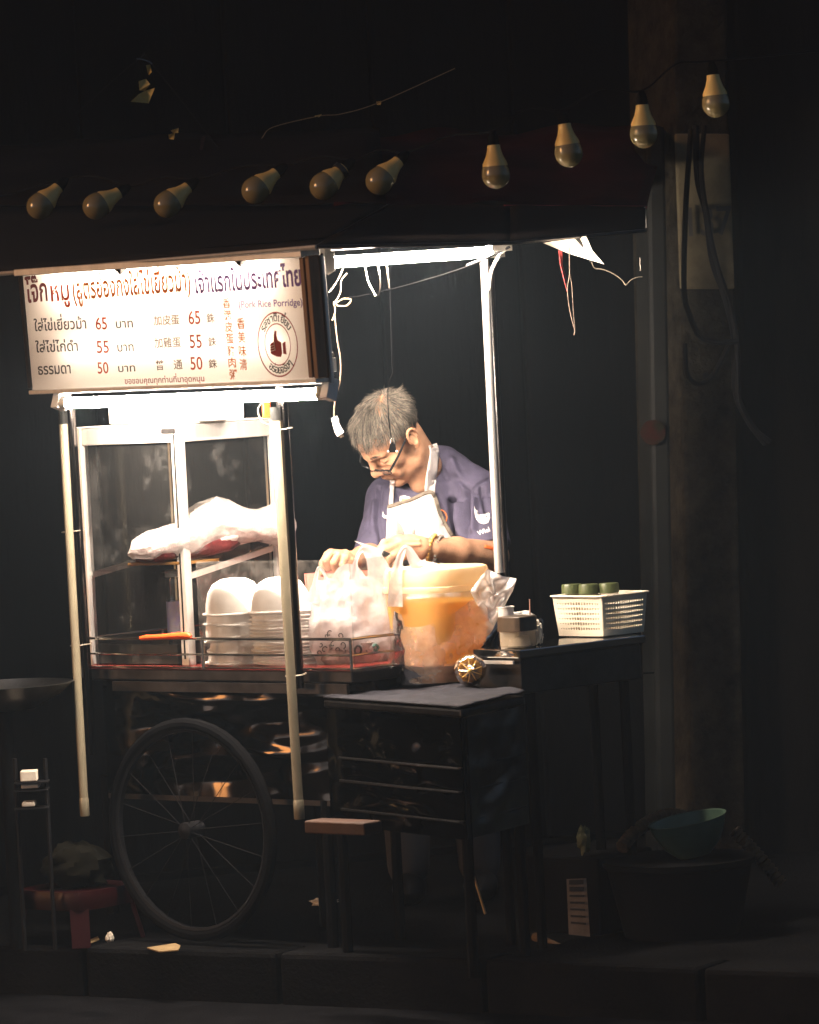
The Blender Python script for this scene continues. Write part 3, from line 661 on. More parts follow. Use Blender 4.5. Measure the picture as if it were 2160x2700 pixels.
for i, (gx, gy, cx, cy, y, lb_) in enumerate(specs):
    y -= 0.35
    p0, p1 = P(gx, gy, y), P(cx, cy, y); d = (p1 - p0).normalized()
    if i < 6: d = (d + V(0, 0.35, 0.0)).normalized()
    X, Y, Z = frame_of(d)
    t = thing('light_bulb', p0, lb_, 'light bulb', 'unlit bulbs strung over the cart')
    Mx = Matrix((X, Y, Z)).transposed().to_4x4()
    for nm, src, mt in (('globe', bm_g, M['bulbglass']), ('cap', bm_c, M['bulbcap'])):
        if i == 0:
            me = bpy.data.meshes.new(nm); me.from_pydata([tuple(q) for q in src.v], [], src.f); me.materials.append(mt)
            me.polygons.foreach_set('use_smooth', [True] * len(me.polygons)); me.set_sharp_from_angle(angle=math.radians(40))
            if nm == 'globe': me_g = me
            else: me_c = me
        o = bpy.data.objects.new(nm, me_g if nm == 'globe' else me_c); COL.objects.link(o); o.parent = t; o.matrix_local = Mx @ Matrix.Translation((0, 0, 0.0235))
    if i == 4:
        MB().tube([p0 + d * 0.058, p0 + d * 0.07], 0.024, 16).build('band', M['blackpl'], t)
    tag(t)
    q = p0 + d * 0.077
    MB().tube([q - d * 0.004, q + d * 0.016, q + d * 0.034], [0.0150, 0.0140, 0.007], 12).build('socket', M['matteblack'], t)
    globals().setdefault('sock', []).append(q + d * 0.034)
cordpts = []
for k in range(len(sock)):
    cordpts.append(sock[k])
    if k + 1 < len(sock): cordpts.append(sock[k].lerp(sock[k + 1], 0.5) + V(0, 0, 0.015 if k < 6 else 0.03))
pts = spline([P(-80, 540, 11.8)] + cordpts + [P(2300, 120, 11.5)], 6)
tag(MB().tube(pts, 0.003, 6).build('festoon_cord', M['black']), 'thin black festoon cord carrying the unlit bulbs', 'cord')
# ------------------------------------------------------------------ glass display cabinet on the counter
cab = thing('display_cabinet', V(*CF(500, 0.06)), 'aluminium framed glass display cabinet on the left of the counter', 'cabinet')
gFC = P(500, 1762, CF(523, 0.05).y); gFC.z = ZC + 0.006
gFL = along(gFC, fu, 218 + 26); gFL.z = gFC.z
sdir = yawdir(50)
gBR = along(gFC, sdir, 742); gBL = gFL + (gBR - gFC)
zcab = P(500, 1118, gFC.y).z
pw = 0.028
for q in (gFC, gFL, gBR, gBL):
    o = MB().box(V(q.x, q.y, (ZC + 0.006 + zcab) / 2), fu, fv, Z1, pw, pw, zcab - ZC - 0.006).build('pillar', M['alu'], cab, smooth=False); bevel(o, 0.003)
    MB().box(V(q.x, q.y, (ZC + zcab) / 2) - fv * (pw / 2 + 0.0012), fu, fv, Z1, 0.003, 0.003, zcab - ZC - 0.05).build('groove', M['greyframe'], cab, smooth=False)
def cabbar(a, b, z, h=0.05, w=0.026):
    d = (b - a).normalized(); e = pw / 2 + 0.0005
    a2, b2 = V(a.x, a.y, z) + d * e, V(b.x, b.y, z) - d * e
    o = MB().bar(a2, b2, w, h, up=Z1).build('frame_rail', M['alu'], cab, smooth=False); bevel(o, 0.003)
for a, b in ((gFL, gFC), (gFC, gBR), (gBR, gBL), (gBL, gFL)): cabbar(a, b, zcab - 0.024, 0.046)
v, f = prism([gFL - fu * .012 - fv * .012, gFC + fu * .012 - fv * .012, gBR + fu * .012 + fv * .012, gBL - fu * .012 + fv * .012], zcab + 0.001, zcab + 0.004)
mesh_obj('top_board', v, f, M['white'], cab, smooth=False)
M['pane2'] = PANE('side_glass', (0.8, 0.83, 0.82), 0.05, ior=1.12)
for a, b in ((gFL, gFC), (gFC, gBR), (gBL, gFL)):
    d = (b - a).normalized() * 0.0145
    a2, b2 = V(a.x, a.y, ZC + 0.01) + d, V(b.x, b.y, ZC + 0.01) - d; h = V(0, 0, zcab - ZC - 0.06)
    MB().add([a2, b2, b2 + h, a2 + h], [(0, 1, 2, 3)]).build('pane', M['pane2'] if a is gBL else M['pane'], cab, smooth=False)
pl = P(440, 1134, gFC.y - 0.02)
MB().box(along(V(gFC.x, gFC.y, zcab - 0.016) - fv * 0.0155, fu, 443), fu, fv, Z1, 0.05, 0.003, 0.014).build('name_plate', M['darksteel'], cab, smooth=False)
# slanted glass shelf on aluminium rails
def shz_at(q, front): return q
s1 = P(232, 1506, gFL.y); s4 = P(352, 1456, gBL.y); s2 = V(gFC.x, gFC.y, P(512, 1512, gFC.y).z); s3 = V(gBR.x, gBR.y, P(735, 1432, gBR.y).z)
s1 = V(gFL.x, gFL.y, s1.z); s4 = V(gBL.x, gBL.y, s3.z + 0.0)
MB().add([s1, s2, s3, s4], [(0, 1, 2, 3)]).build('shelf', M['pane'], cab, smooth=False)
for a, b in ((s1 + fu * 0.016, s4 + fu * 0.016), (s2 + fu * 0.001, s3)):
    MB().bar(a + V(0, 0, -0.010), b + V(0, 0, -0.010), 0.008, 0.016, up=Z1).build('shelf_rail', M['alu'], cab, smooth=False)
# white box lid lying on the cabinet
wb = thing('white_foam_slab', V(*gFC) + V(0, 0, zcab - ZC), 'blown out white foam slab lying on top of the glass cabinet', 'foam slab')
qa = along(V(gFC.x, gFC.y, zcab + 0.006) + fv * 0.05, fu, 286); qb = along(V(gFC.x, gFC.y, zcab + 0.006) + fv * 0.05, fu, 560)
o = MB().hexa([qa, qb, qb + sdir * .13, qa + sdir * .13] + [q + V(0, 0, .05) for q in (qa, qb, qb + sdir * .13, qa + sdir * .13)]).build('slab', M['foam'], wb, smooth=False); bevel(o, 0.006)
wire('cord_loop', [(712, 1120, 11.5), (690, 1110, 11.5), (680, 1080, 11.5), (695, 1060, 11.5), (712, 1056, 11.5)], 0.0018, M['cabw'], 'pale cord looped beside the cabinet top near the pipe', 'cord')
o = MB().box(P(702, 1080, 11.62), V(.8, .6, 0), V(-.6, .8, 0), Z1, .022, .01, .045).build('tag_card', M['orangepl']); bevel(o, .002); tag(o, 'small orange red card tucked on top of the cabinet', 'card')

# ------------------------------------------------------------------ wrapped meat on the shelf
shn = (s2 - s1).cross(s4 - s1).normalized(); shn = shn if shn.z > 0 else -shn
def shp(px, py):
    d = ray(px, py); return EYE + d * ((s1 - EYE).dot(shn) / d.dot(shn))
def blob(name, outline_top, base, mat, parent, depth, seed=0, amp=0.01, nseg=40, ridge=None):
    nseg = int(nseg * 1.6)
    """closed lumpy bag: spine of (px, py_centre, half height px, y, half depth m)"""
    mb = MB(); nv = 60
    def fn(u, t):
        x = t * (len(outline_top) - 1); i = min(int(x), len(outline_top) - 2); w = x - i
        a, b = outline_top[i], outline_top[i + 1]; q = [a[k] * (1 - w) + b[k] * w for k in range(5)]
        c = P(q[0], q[1], q[3]); an = 2 * math.pi * u; s = math.sin(an); co = math.cos(an)
        r = 1 + amp * 10 * noise.noise(V(co * 1.6 + seed, s * 1.6, t * 7)) + amp * 7 * (.35 - abs(noise.noise(V(co * 2.2 + seed, s * 2.2, t * 11)))) + amp * 3 * (.3 - abs(noise.noise(V(co * 5, s * 5 + seed, t * 22))))
        hgt = q[2] / 985.0; p = c + V(0, co * q[4] * r, 0) + Z1 * (s * hgt * (r if s > 0 else 0.92))
        return p
    mb.grid(fn, nseg, nv, closed=True)
    return mb.build(name, mat, parent, sharp=None)
mt = thing('meat_bag', P(560, 1480, 11.75), 'clear plastic bag of raw meat on the slanted cabinet shelf', 'plastic bag')
ym = 11.74
blob('film', [(338, 1462, 4, ym - .10, .02), (350, 1452, 26, ym - .1, .05), (400, 1440, 44, ym - .1, .07), (470, 1428, 54, ym - .08, .08), (520, 1400, 70, ym - .05, .09), (575, 1382, 72, ym, .09), (640, 1386, 52, ym + .04, .08),
               (680, 1388, 44, ym + .07, .07), (730, 1388, 58, ym + .1, .06), (770, 1385, 48, ym + .13, .05), (782, 1385, 8, ym + .13, .01)], 0, M['bagm'], mt, .1, 2, 0.016, 48)
blob('raw_meat', [(346, 1464, 4, ym - .1, .02), (360, 1462, 22, ym - .1, .035), (420, 1456, 30, ym - .1, .055), (480, 1448, 32, ym - .08, .06), (545, 1436, 34, ym - .04, .06), (610, 1424, 30, ym, .05), (650, 1415, 8, ym + .03, .02)], 0, M['meat'], mt, .1, 5, 0.01, 28)
blob('white_wrap', [(500, 1420, 4, ym - .05, .02), (520, 1418, 44, ym - .04, .06), (600, 1402, 46, ym, .06), (690, 1392, 34, ym + .08, .05), (760, 1388, 34, ym + .12, .04), (772, 1388, 4, ym + .13, .01)], 0, FILM('inner_wrap', (0.82, 0.76, 0.73), 0.1, 0.4, 0.3, 0.25, 0.6, 30, 0.05), mt, .1, 8, 0.014, 28)
cb1, cb2 = P(336, 1492, 11.66), P(486, 1489, 11.60)
brd = MB().hexa([cb1, cb2, cb2 + sdir * .14, cb1 + sdir * .14] + [q + V(0, 0, .008) for q in (cb1, cb2, cb2 + sdir * .14, cb1 + sdir * .14)]).build('cutting_board', PM('yellow_board', (0.16, 0.075, 0.012), 0.5), None, smooth=False); bevel(brd, .002)
tag(brd, 'thin yellow chopping board under the bag of meat', 'chopping board')

# water bottle standing inside
bx = P(474, 1690, 11.86); bx.z = ZC + 0.006
bot = thing('water_bottle', bx, 'clear plastic water bottle with violet label behind the cabinet pillar', 'bottle')
hb = P(474, 1503, 11.86).z - bx.z
MB().lathe([(1e-5, 0), (.028, 0), (.031, .01), (.031, hb * .18), (.029, hb * .2), (.031, hb * .22), (.031, hb * .68), (.029, hb * .74), (.031, hb * .80), (.030, hb * .92), (.027, hb * .97), (1e-5, hb * .975)], bx, 20).build('body', M['bottle'], bot)
MB().lathe([(.0318, hb * .27), (.0318, hb * .66)], bx, 20, cap=False).build('label_wrap', M['label'], bot)
MB().lathe([(.030, hb * .93), (.0315, hb * .93), (.0315, hb), (.028, hb * 1.005), (1e-5, hb * 1.005)], bx, 20).build('cap', M['white'], bot)
mb = MB().lathe([(1e-5, .004), (.0295, .004), (.0295, hb * .14), (1e-5, hb * .16)], bx, 14).build('contents', M['meat'], bot)
# orange handled tool on the rail
tl = thing('sharpening_steel', P(430, 1680, 11.62), 'sharpening steel with bright orange handle lying by the front rail', 'tool')
MB().tube([P(262, 1685, 11.74), P(372, 1682, 11.64)], .0030, 8).build('rod', M['rod'], tl)
MB().tube([P(370, 1683, 11.64), P(385, 1681, 11.63), P(430, 1679, 11.60), P(470, 1676, 11.57), P(498, 1676, 11.55), P(504, 1679, 11.545)], [.005, .0075, .0075, .0095, .0095, .005], 10).build('handle', M['orangepl'], tl)
# grey tray in the cabinet base
tr = thing('steel_tray', CF(360, .08), 'low dark steel tray in the base of the glass cabinet', 'tray')
ta, tb = along(V(gFL.x, gFL.y, ZC + .01) + fv * .012, fu, 262), along(V(gFL.x, gFL.y, ZC + .01) + fv * .012, fu, 470)
mb = MB(); hh = V(0, 0, P(360, 1700, 11.7).z - ZC - .012); dd = sdir * .2
for a, b in ((ta, tb), (tb, tb + dd), (tb + dd, ta + dd), (ta + dd, ta)): mb.add([a, b, b + hh, a + hh], [(0, 1, 2, 3)])
mb.add([ta, tb, tb + dd, ta + dd], [(0, 1, 2, 3)])
solidify(mb.build('pan', M['darksteel'], tr, smooth=False), .002)

# ------------------------------------------------------------------ stacked foam bowls
bp = [(.082, 0), (.0885, .0015), (.0890, .0042), (.0795, .007), (.0775, .03), (.070, .058), (.056, .080), (.034, .092), (1e-5, .0955)]
bpi = [(1e-5, .0925), (.033, .089), (.0535, .077), (.067, .056), (.0745, .029), (.077, .0)]
bsrc = MB().lathe(bpi[::-1][:0] + bp, n=36, cap=False); bme = bpy.data.meshes.new('bowl'); bsrc.lathe(bpi, n=36, cap=False)
bme.from_pydata([tuple(q) for q in bsrc.v], [], bsrc.f); bme.materials.append(M['foam']); bme.polygons.foreach_set('use_smooth', [True] * len(bme.polygons)); bme.set_sharp_from_angle(angle=math.radians(50))
bme.update()
def bowl(loc, tilt, label, group):
    o = bpy.data.objects.new('foam_bowl', bme); COL.objects.link(o); o.location = loc; o.rotation_euler = tilt; return tag(o, label, 'foam bowl', group)
base1 = P(632, 1752, 11.60); base1.z = ZC + .007
ords = ['lowest', 'second lowest', 'middle', 'second from the top', 'topmost domed']
for k in range(5):
    bowl(base1 + V((-.004, .003, -.006, -.004, -.004)[k], 0, k * .0335), (math.radians((1, 3, -5, 2, 0)[k]), math.radians((2, -4, 5, -3, 2)[k]), k), 'white foam bowl upside down in the loose left stack, ' + ords[k], 'loosely stacked foam bowls left of the pipe')
base2 = P(757, 1757, 11.50); base2.z = ZC + .007
for k in range(15):
    lab = 'topmost foam bowl of the tall tight stack behind the cream pipe' if k == 14 else 'foam bowl nested in the tall tight stack showing only its rim'
    bowl(base2 + V(rnd.uniform(-.0025, .0025) - k * .0004, rnd.uniform(-.002, .002), k * .0097), (math.radians(rnd.uniform(-1.2, 1.2)), math.radians(rnd.uniform(-1.5, 1.0) + 2), k), lab, None if k == 14 else 'nested foam bowls of the tall stack')
# pink tray behind with meat
pt = thing('salmon_tray', P(870, 1545, 11.85), 'salmon pink plastic tray behind the acrylic shield by the left hand', 'tray')
ta, tb = P(812, 1590, 11.78), P(905, 1590, 11.70); dd = fv * .12; hh = V(0, 0, P(850, 1512, 11.75).z - ta.z); tb.z = ta.z
mb = MB()
for a, b in ((ta, tb), (tb, tb + dd), (tb + dd, ta + dd), (ta + dd, ta)): mb.add([a, b, b + hh + (a - b) * -.06, a + hh + (a - b) * .06], [(0, 1, 2, 3)])
mb.add([ta, tb, tb + dd, ta + dd], [(0, 1, 2, 3)]); solidify(mb.build('pan', M['pinkpl'], pt, smooth=False), .003)
ph = ta.z - ZC - .007
MB().box((ta + tb) / 2 + dd / 2 - V(0, 0, ph / 2 + .002), fu, fv, Z1, .10, .10, ph).build('stand_block', M['white'], pt, smooth=False)

# ------------------------------------------------------------------ white carrier bag with printed letters
def sagbag(name, parent, mat, cx, yb, yt, y, prof, seed, amp, nphi=64, nh=34, asp=0.75, folds=9, lean=0.0, rim=None):
    """bag skin: prof(h)-> half width px; rim(phi) trims the top"""
    mb = MB()
    def fn(u, t):
        an = 2 * math.pi * u; top = rim(an) if rim else 1.0; h = t * top
        w = prof(h); c = cx + lean * h; py = yb + (yt - yb) * h
        fo = 1 + amp * (h ** 0.7) * (math.sin(folds * an + 3 * h + seed) * .5 + 1.0 * noise.noise(V(math.cos(an) * 2 + seed, math.sin(an) * 2, h * 2.5)) + 1.6 * (.3 - abs(noise.noise(V(math.cos(an) * 2.6 + seed, math.sin(an) * 2.6 + 3, h * 2.0))))) + amp * .5 * noise.noise(V(math.cos(an) * 6, math.sin(an) * 6 + seed, h * 9))
        p = P(c, py, y); s = w / (FPX / y) * fo
        return p + V(math.cos(an) * s, -math.sin(an) * s * asp, 0)
    mb.grid(fn, nphi, nh, closed=True); return mb
def lerp_prof(pts):
    def f(h):
        for (a, va), (b, vb) in zip(pts[:-1], pts[1:]):
            if h <= b: 
                w = (h - a) / (b - a); w = w * w * (3 - 2 * w); return va + (vb - va) * w
        return pts[-1][1]
    return f
cbg = thing('carrier_bag', P(925, 1762, 11.42), 'white plastic carrier bag with black printed letters at the counter corner', 'plastic bag')
mb = sagbag('b', cbg, None, 930, 1764, 1525, 11.44, lerp_prof([(0, 62), (.06, 92), (.25, 112), (.5, 108), (.75, 98), (1, 84)]), 1.7, .17, folds=7, lean=2)
bagobj = mb.build('bag_body', M['bag'], cbg, sharp=None)
def loop(pts, w0, parent, mat, name='handle'):
    # flat ribbon handle: list of (px,py,y,width px)
    c = spline([P(a, b, y) for a, b, y, w in pts], 6); n = len(c); mb = MB(); vs_ = []
    for i, p in enumerate(c):
        x = i / (n - 1) * (len(pts) - 1); k = min(int(x), len(pts) - 2); w = (pts[k][3] * (1 - (x - k)) + pts[k + 1][3] * (x - k)) / 1000
        d = (c[min(i + 1, n - 1)] - c[max(i - 1, 0)]).normalized(); side = d.cross(V(0, -1, 0)).normalized()
        for j in range(5):
            s = (j / 4 - .5); vs_.append(p + side * (w * s) + V(0, .012 * math.cos(math.pi * s) * (1 if i % 2 else .8) + .006 * noise.noise(p * 40 + V(j, 0, 0)), 0))
    fs = [(i * 5 + j, i * 5 + j + 1, (i + 1) * 5 + j + 1, (i + 1) * 5 + j) for i in range(n - 1) for j in range(4)]
    return mesh_obj(name, vs_, fs, mat, parent, sharp=None)
loop([(930, 1560, 11.40, 40), (934, 1515, 11.40, 26), (938, 1480, 11.40, 10), (948, 1456, 11.41, 10), (962, 1449, 11.42, 20), (985, 1470, 11.42, 42), (1000, 1510, 11.42, 62), (1003, 1565, 11.42, 90), (990, 1620, 11.42, 110)], 0, cbg, M['bag'])
loop([(822, 1590, 11.42, 34), (830, 1540, 11.42, 12), (838, 1502, 11.42, 8), (846, 1499, 11.42, 8), (858, 1520, 11.42, 8), (868, 1560, 11.42, 20), (880, 1600, 11.42, 50)], 0, cbg, M['bag'])
loop([(885, 1590, 11.46, 70), (895, 1545, 11.46, 52), (908, 1512, 11.46, 44), (925, 1503, 11.47, 30), (940, 1520, 11.47, 40), (950, 1560, 11.47, 60)], 0, cbg, M['bag'], 'gathered_top')
MB().lathe([(1e-5, .004), (.075, .004), (.09, .03), (.088, .07), (.06, .10), (1e-5, .11)], P(930, 1762, 11.44), 20, wob=lambda t, i: 1 + .08 * math.sin(3 * t + 6 * i)).build('contents', PM('bag_contents', (0.30, 0.21, 0.19), 0.6, var=.5, vscale=18), cbg)
bvh_bag = BVHTree.FromPolygons([tuple(q) for q in mb.v], mb.f)
def on_surface(bvh, px, py, off=0.0012):
    d = ray(px, py).normalized(); h = bvh.ray_cast(EYE, d)
    return None if h[0] is None else h[0] - d * off
def scrawl(pxs, r, mat, parent, bvh, name='print', n=5):
    pts = [on_surface(bvh, *q) for q in [tuple(v_)[:2] for v_ in spline([V(a, b, 0) for a, b in pxs], 5)]]; pts = [p for p in pts if p]
    if len(pts) > 2: MB().tube(pts, r, n).build(name, mat, parent)
def curl(cx, cy, s, a0):
    return [(cx + s * (.3 + .7 * k / 6) * math.cos(a0 + k * .75), cy + s * 1.15 * (.3 + .7 * k / 6) * math.sin(a0 + k * .75)) for k in range(7)]
for (cx, cy, s, a0) in ((869, 1671, 8, 1.0), (897, 1677, 8, 2.2), (860, 1678, 5, 2), (878, 1699, 7, 0.4), (903, 1701, 10, 3.0), (846, 1700, 6, 4), (856, 1714, 9, 1.2), (877, 1718, 8, .2), (889, 1714, 8, 2.4), (841, 1722, 7, 2.0), (908, 1716, 7, 5)):
    scrawl(curl(cx, cy, s, a0), .0014, M['inkblk'], cbg, bvh_bag)
scrawl([(942, 1702), (936, 1712), (938, 1724), (948, 1724), (953, 1714), (949, 1704), (942, 1702)], .0028, M['inkblk'], cbg, bvh_bag)
scrawl([(966, 1714), (968, 1720), (966, 1724)], .0026, M['inkblk'], cbg, bvh_bag)
scrawl([(984, 1706), (990, 1700), (998, 1706), (992, 1716), (986, 1712)], .0036, PM('ink_green', (.05, .12, .09), .6), cbg, bvh_bag)

# ------------------------------------------------------------------ side table with blue grey sheet
tN = P(1215, 1864, 10.66); TZ = tN.z; tL, tR = PZ(852, 1838, TZ), PZ(1384, 1829, TZ)
tBk = tL + (tR - tN)
side = thing('side_table', V(tN.x - .1, tN.y + .2, 0), 'low steel side table under a blue grey plastic sheet beside the cart', 'table')
def topfn(s, t):
    p = tL.lerp(tN, s).lerp(tBk.lerp(tR, s), t); e = 0.006 * noise.noise(V(s * 5, t * 5, 3)) * min(1, 5 * t)
    return p + V(0, 0, e + (0.014 * math.exp(-((s - .55) / .16) ** 2) * t + 0.011 * math.exp(-((s - .9) / .14) ** 2) * t))
g = MB().grid(topfn, 40, 24).build('top_sheet', M['bluecloth'], side, sharp=None); solidify(g, .004)
v, f = prism([tL, tN, tR, tBk], TZ - .028, TZ - .006); o = mesh_obj('table_edge', v, f, M['darksteel'], side, smooth=False); bevel(o, .006)
tin = [tL + fu * .0 + fv * .02, tN + fv * .012 - fu * .01, tR - fu * .02, tBk]
zt0 = P(900, 2160, 11.3).z
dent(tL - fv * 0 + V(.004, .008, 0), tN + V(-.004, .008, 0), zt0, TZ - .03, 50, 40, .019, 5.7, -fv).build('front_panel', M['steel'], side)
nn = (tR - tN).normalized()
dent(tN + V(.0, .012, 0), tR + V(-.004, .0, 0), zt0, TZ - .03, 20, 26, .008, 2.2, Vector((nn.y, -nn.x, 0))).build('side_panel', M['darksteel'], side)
for py_ in (1985, 2045, 2120): 
    z = P(1000, py_, 11.2).z; a = V(tL.x, tL.y, z) - fv * .012; b = V(tN.x, tN.y, z) - fv * .012
    MB().tube([a.lerp(b, .12), b.lerp(a, .02)], .0035, 6).build('shelf_rod', M['darksteel'], side)
    MB().tube([b.lerp(a, .02), V(tR.x, tR.y, z) - fv * .012], .003, 6).build('shelf_rod', M['darksteel'], side)
for q in (tL + V(.03, .03, 0), tN + V(0, .03, 0), tR + V(-.03, .03, 0), tBk - V(0, .03, 0)):
    MB().tube([V(q.x, q.y, 0), V(q.x, q.y, TZ - .03)], .014, 8).build('leg', M['matteblack'], side)
dd = (tN - tL).normalized(); wq = P(905, 2180, 10.98)
o = MB().box(wq, fu, fv, Z1, .20, .07, .032).build('wood_base', M['wood2'], side, smooth=False); bevel(o, .004)
# ------------------------------------------------------------------ tub of orange broth in a clear bag
tc = P(1165, 1806, 11.36); tc = V(tc.x, tc.y, TZ + .012)
ztop = P(1165, 1492, 11.36).z; zlid = P(1165, 1546, 11.36).z; zliq = P(1165, 1582, 11.36).z; zb0 = P(1165, 1748, 11.36).z - .0
tubt = thing('broth_tub', tc, 'translucent cream tub of orange broth with lid beside the carrier bag', 'tub')
rt = .119; tax = (fu, fv, Z1)
zq = zb0 - tc.z
MB().lathe([(1e-5, zq), (rt * .82, zq), (rt * .86, zq + .012), (rt * .94, (zliq - tc.z) * .75), (rt, zlid - tc.z - .004)], tc, 48, ax=tax, sq=3.4, cap=False).build('wall', M['tub'], tubt)
MB().lathe([(1e-5, zq + .004), (rt * .80, zq + .004), (rt * .845, zq + .014), (rt * .928, (zliq - tc.z) * .75), (rt * .962, zliq - tc.z), (1e-5, zliq - tc.z)], tc, 40, ax=tax, sq=3.4, cap=False).build('broth', M['orange'], tubt)
zl_ = zlid - tc.z; zt_ = ztop - tc.z
ldo = MB().lathe([(rt * .985, zl_ - .010), (rt * 1.03, zl_ - .010), (rt * 1.04, zl_ - .002), (rt * 1.03, zl_ + .004), (rt * 1.0, zl_ + .006), (rt * 1.005, zl_ + .012), (rt * 1.0, zt_ - .012), (rt * .97, zt_ - .004), (rt * .90, zt_), (1e-5, zt_ + .001)], tc, 48, ax=tax, sq=3.4, cap=False).build('lid', M['lid'], tubt)
MB().lathe([(.06, 0), (.062, zq * .5), (.085, zq - .002), (1e-5, zq - .001)], tc, 24, cap=False).build('foot', PM('tan_foot', (.45, .30, .17), .6), tubt)
# bag around it
bgt = thing('clear_bag', tc + V(0, -.02, 0), 'crumpled clear plastic bag pulled up around the tub of orange broth', 'plastic bag')
def rimh(an):
    s = math.cos(an); f_ = -math.sin(an)            # s: +1 right, f_<0 front
    fr = math.sin(an)
    h = .74 + .10 * s - .05 * fr + .06 * math.sin(2.2 * an + .4) + (.10 if s < -.75 else 0)
    return h
mbb = sagbag('b', bgt, None, 1160, 1822, 1520, 11.36, lerp_prof([(0, 34), (.03, 70), (.10, 104), (.25, 128), (.5, 133), (.75, 134), (1, 131)]), 4.4, .055, nphi=84, nh=40, asp=.92, folds=5, lean=6, rim=rimh)
for i, q in enumerate(mbb.v):            # pull lower left corner of the bag out
    px_, py_ = proj(q)
    if px_ < 1120 and py_ > 1700: mbb.v[i] = q + V(-.012 * min(1, (py_ - 1700) / 90), 0, 0)
    if px_ > 1250 and py_ < 1720 : mbb.v[i] = q + V(.030 * min(1, (px_ - 1250) / 40) * min(1, (1720 - py_) / 90), 0, 0)
mbb.build('bag_body', M['bagc'], bgt, sharp=None)
flap = [(1262, 1600, 11.28), (1300, 1650, 11.28), (1335, 1590, 11.30), (1352, 1560, 11.30), (1362, 1526, 11.31), (1330, 1520, 11.31), (1300, 1508, 11.30), (1285, 1500, 11.29), (1268, 1520, 11.27), (1240, 1560, 11.25)]
fc = P(1300, 1570, 11.27)
mb = MB()
def flapfn(u, t):
    x = u * len(flap); i = int(x) % len(flap); w = x - int(x); a, b = flap[i], flap[(i + 1) % len(flap)]
    e = P(*[a[k] * (1 - w) + b[k] * w for k in range(3)]); p = fc.lerp(e, t)
    return p + V(0, .02 * noise.noise(V(u * 9, t * 3, 1)) + .012 * math.sin(u * 31) * t, 0)
mb.grid(flapfn, 50, 10, closed=True).build('flap', FILM('film_flap', (0.84, 0.77, 0.73), 0.22, 0.4, 0.3, 0.2, 0.7, 40, 0.12), bgt, sharp=None)
# second bag handle: tall white strip left of the lid
loop([(1042, 1600, 11.27, 40), (1044, 1540, 11.27, 34), (1052, 1480, 11.27, 20), (1066, 1446, 11.28, 14), (1078, 1452, 11.28, 22), (1092, 1478, 11.29, 30), (1106, 1500, 11.30, 36)], 0, bgt, M['bag'], 'bag_handle')
# small tied bag of amber sauce
sb_c = P(1240, 1766, 11.14); sbt = thing('sauce_bag', V(sb_c.x, sb_c.y, TZ), 'small tied bag of dark amber sauce with star pleats', 'sauce bag')
mb = MB()
def sfn(u, t):
    an = 2 * math.pi * u; th = math.pi * (0.02 + .98 * t); r = .0405 * (1 + .07 * math.sin(11 * an) * math.exp(-3 * t) + .05 * noise.noise(V(math.cos(an), math.sin(an), t * 3) * 2))
    x, z, y = r * math.sin(th) * math.cos(an), r * math.sin(th) * math.sin(an), -r * .8 * math.cos(th) + .012 * math.exp(-12 * t) * -1
    return sb_c + V(x * 1.0, y + .01 * math.exp(-((t - .12) / .06) ** 2), z - .15 * abs(x) * 0)
mb.grid(sfn, 66, 22, closed=True).build('pouch', FILM('amber_film', (0.40, 0.20, 0.03), 0.45, 0.3, 0.8, 0.1, 0.5, 40, 0.2), sbt, sharp=None)
MB().sphere(sb_c + V(0, .008, -.004), .033, 14, 10).build('sauce', M['gold'], sbt)
MB().sphere(sb_c + V(-.002, -.042, 0), .0055, 8, 6).build('knot', PM('gold_band', (.75, .45, .08), .3), sbt)
for k in range(9):
    t = 2 * math.pi * k / 9 + .3; d = V(math.cos(t), 0, math.sin(t))
    MB().tube([sb_c + V(0, -.040, 0) + d * .004, sb_c + V(0, -.036, 0) + d * .018, sb_c + V(0, -.026, 0) + d * .030], [.0016, .0014, .0005], 5).build('pleat', FILM('gold_pleat', (.75, .5, .15), .1, .3, .8, .1, .1, 20, .05) if k == 0 else bpy.data.materials['gold_pleat'], sbt)

# ------------------------------------------------------------------ stainless box with basket and jars
bN = P(1372, 1714, 11.10); BZ = bN.z; bu = yawdir(45); bv = Vector((-bu.y, bu.x, 0))
bR = along(bN, bu, 1702); bL = along(bN, bv, 1281); wid = (bL - bN).length; lng = (bR - bN).length
sbx = thing('steel_box', V(bN.x + .1, bN.y + .1, 0), 'dark stainless steel box with overhanging lid right of the tub', 'steel box')
zbb = P(1372, 1832, 11.1).z
wid2 = max(wid, .17)
c0 = bN + bu * lng / 2 + bv * wid2 / 2
o = MB().box(V(c0.x, c0.y, BZ - .011), bu, bv, Z1, lng, wid2, .022).build('lid', PM('polished_lid', (.5, .48, .45), .10, 1.0, var=.1, bump=.1, bscale=6), sbx, smooth=False); bevel(o, .003)
o = MB().box(V(c0.x, c0.y, (BZ - .023 + zbb) / 2), bu, bv, Z1, lng - .02, wid2 - .02, BZ - .023 - zbb).build('case', M['darksteel'], sbx, smooth=False); bevel(o, .003)
o = MB().bar(bN + bv * .02 - bu * .006 + V(0, 0, -.032), bN + bv * (wid2 * .75) - bu * .006 + V(0, 0, -.032), .006, .008, up=Z1).build('lip_bar', M['alu'], sbx, smooth=False)
for (s, t) in ((.06, .03), (.06, wid2 - .03), (lng - .06, .03), (lng - .06, wid2 - .03)):
    q = bN + bu * s + bv * t; MB().tube([V(q.x, q.y, 0), V(q.x, q.y, zbb)], .013, 8).build('leg', M['matteblack'], sbx)
MB().tube([P(1694, 1775, 11.44), P(1724, 1774, 11.50)], .0022, 6).build('handle', M['rod'], sbx)
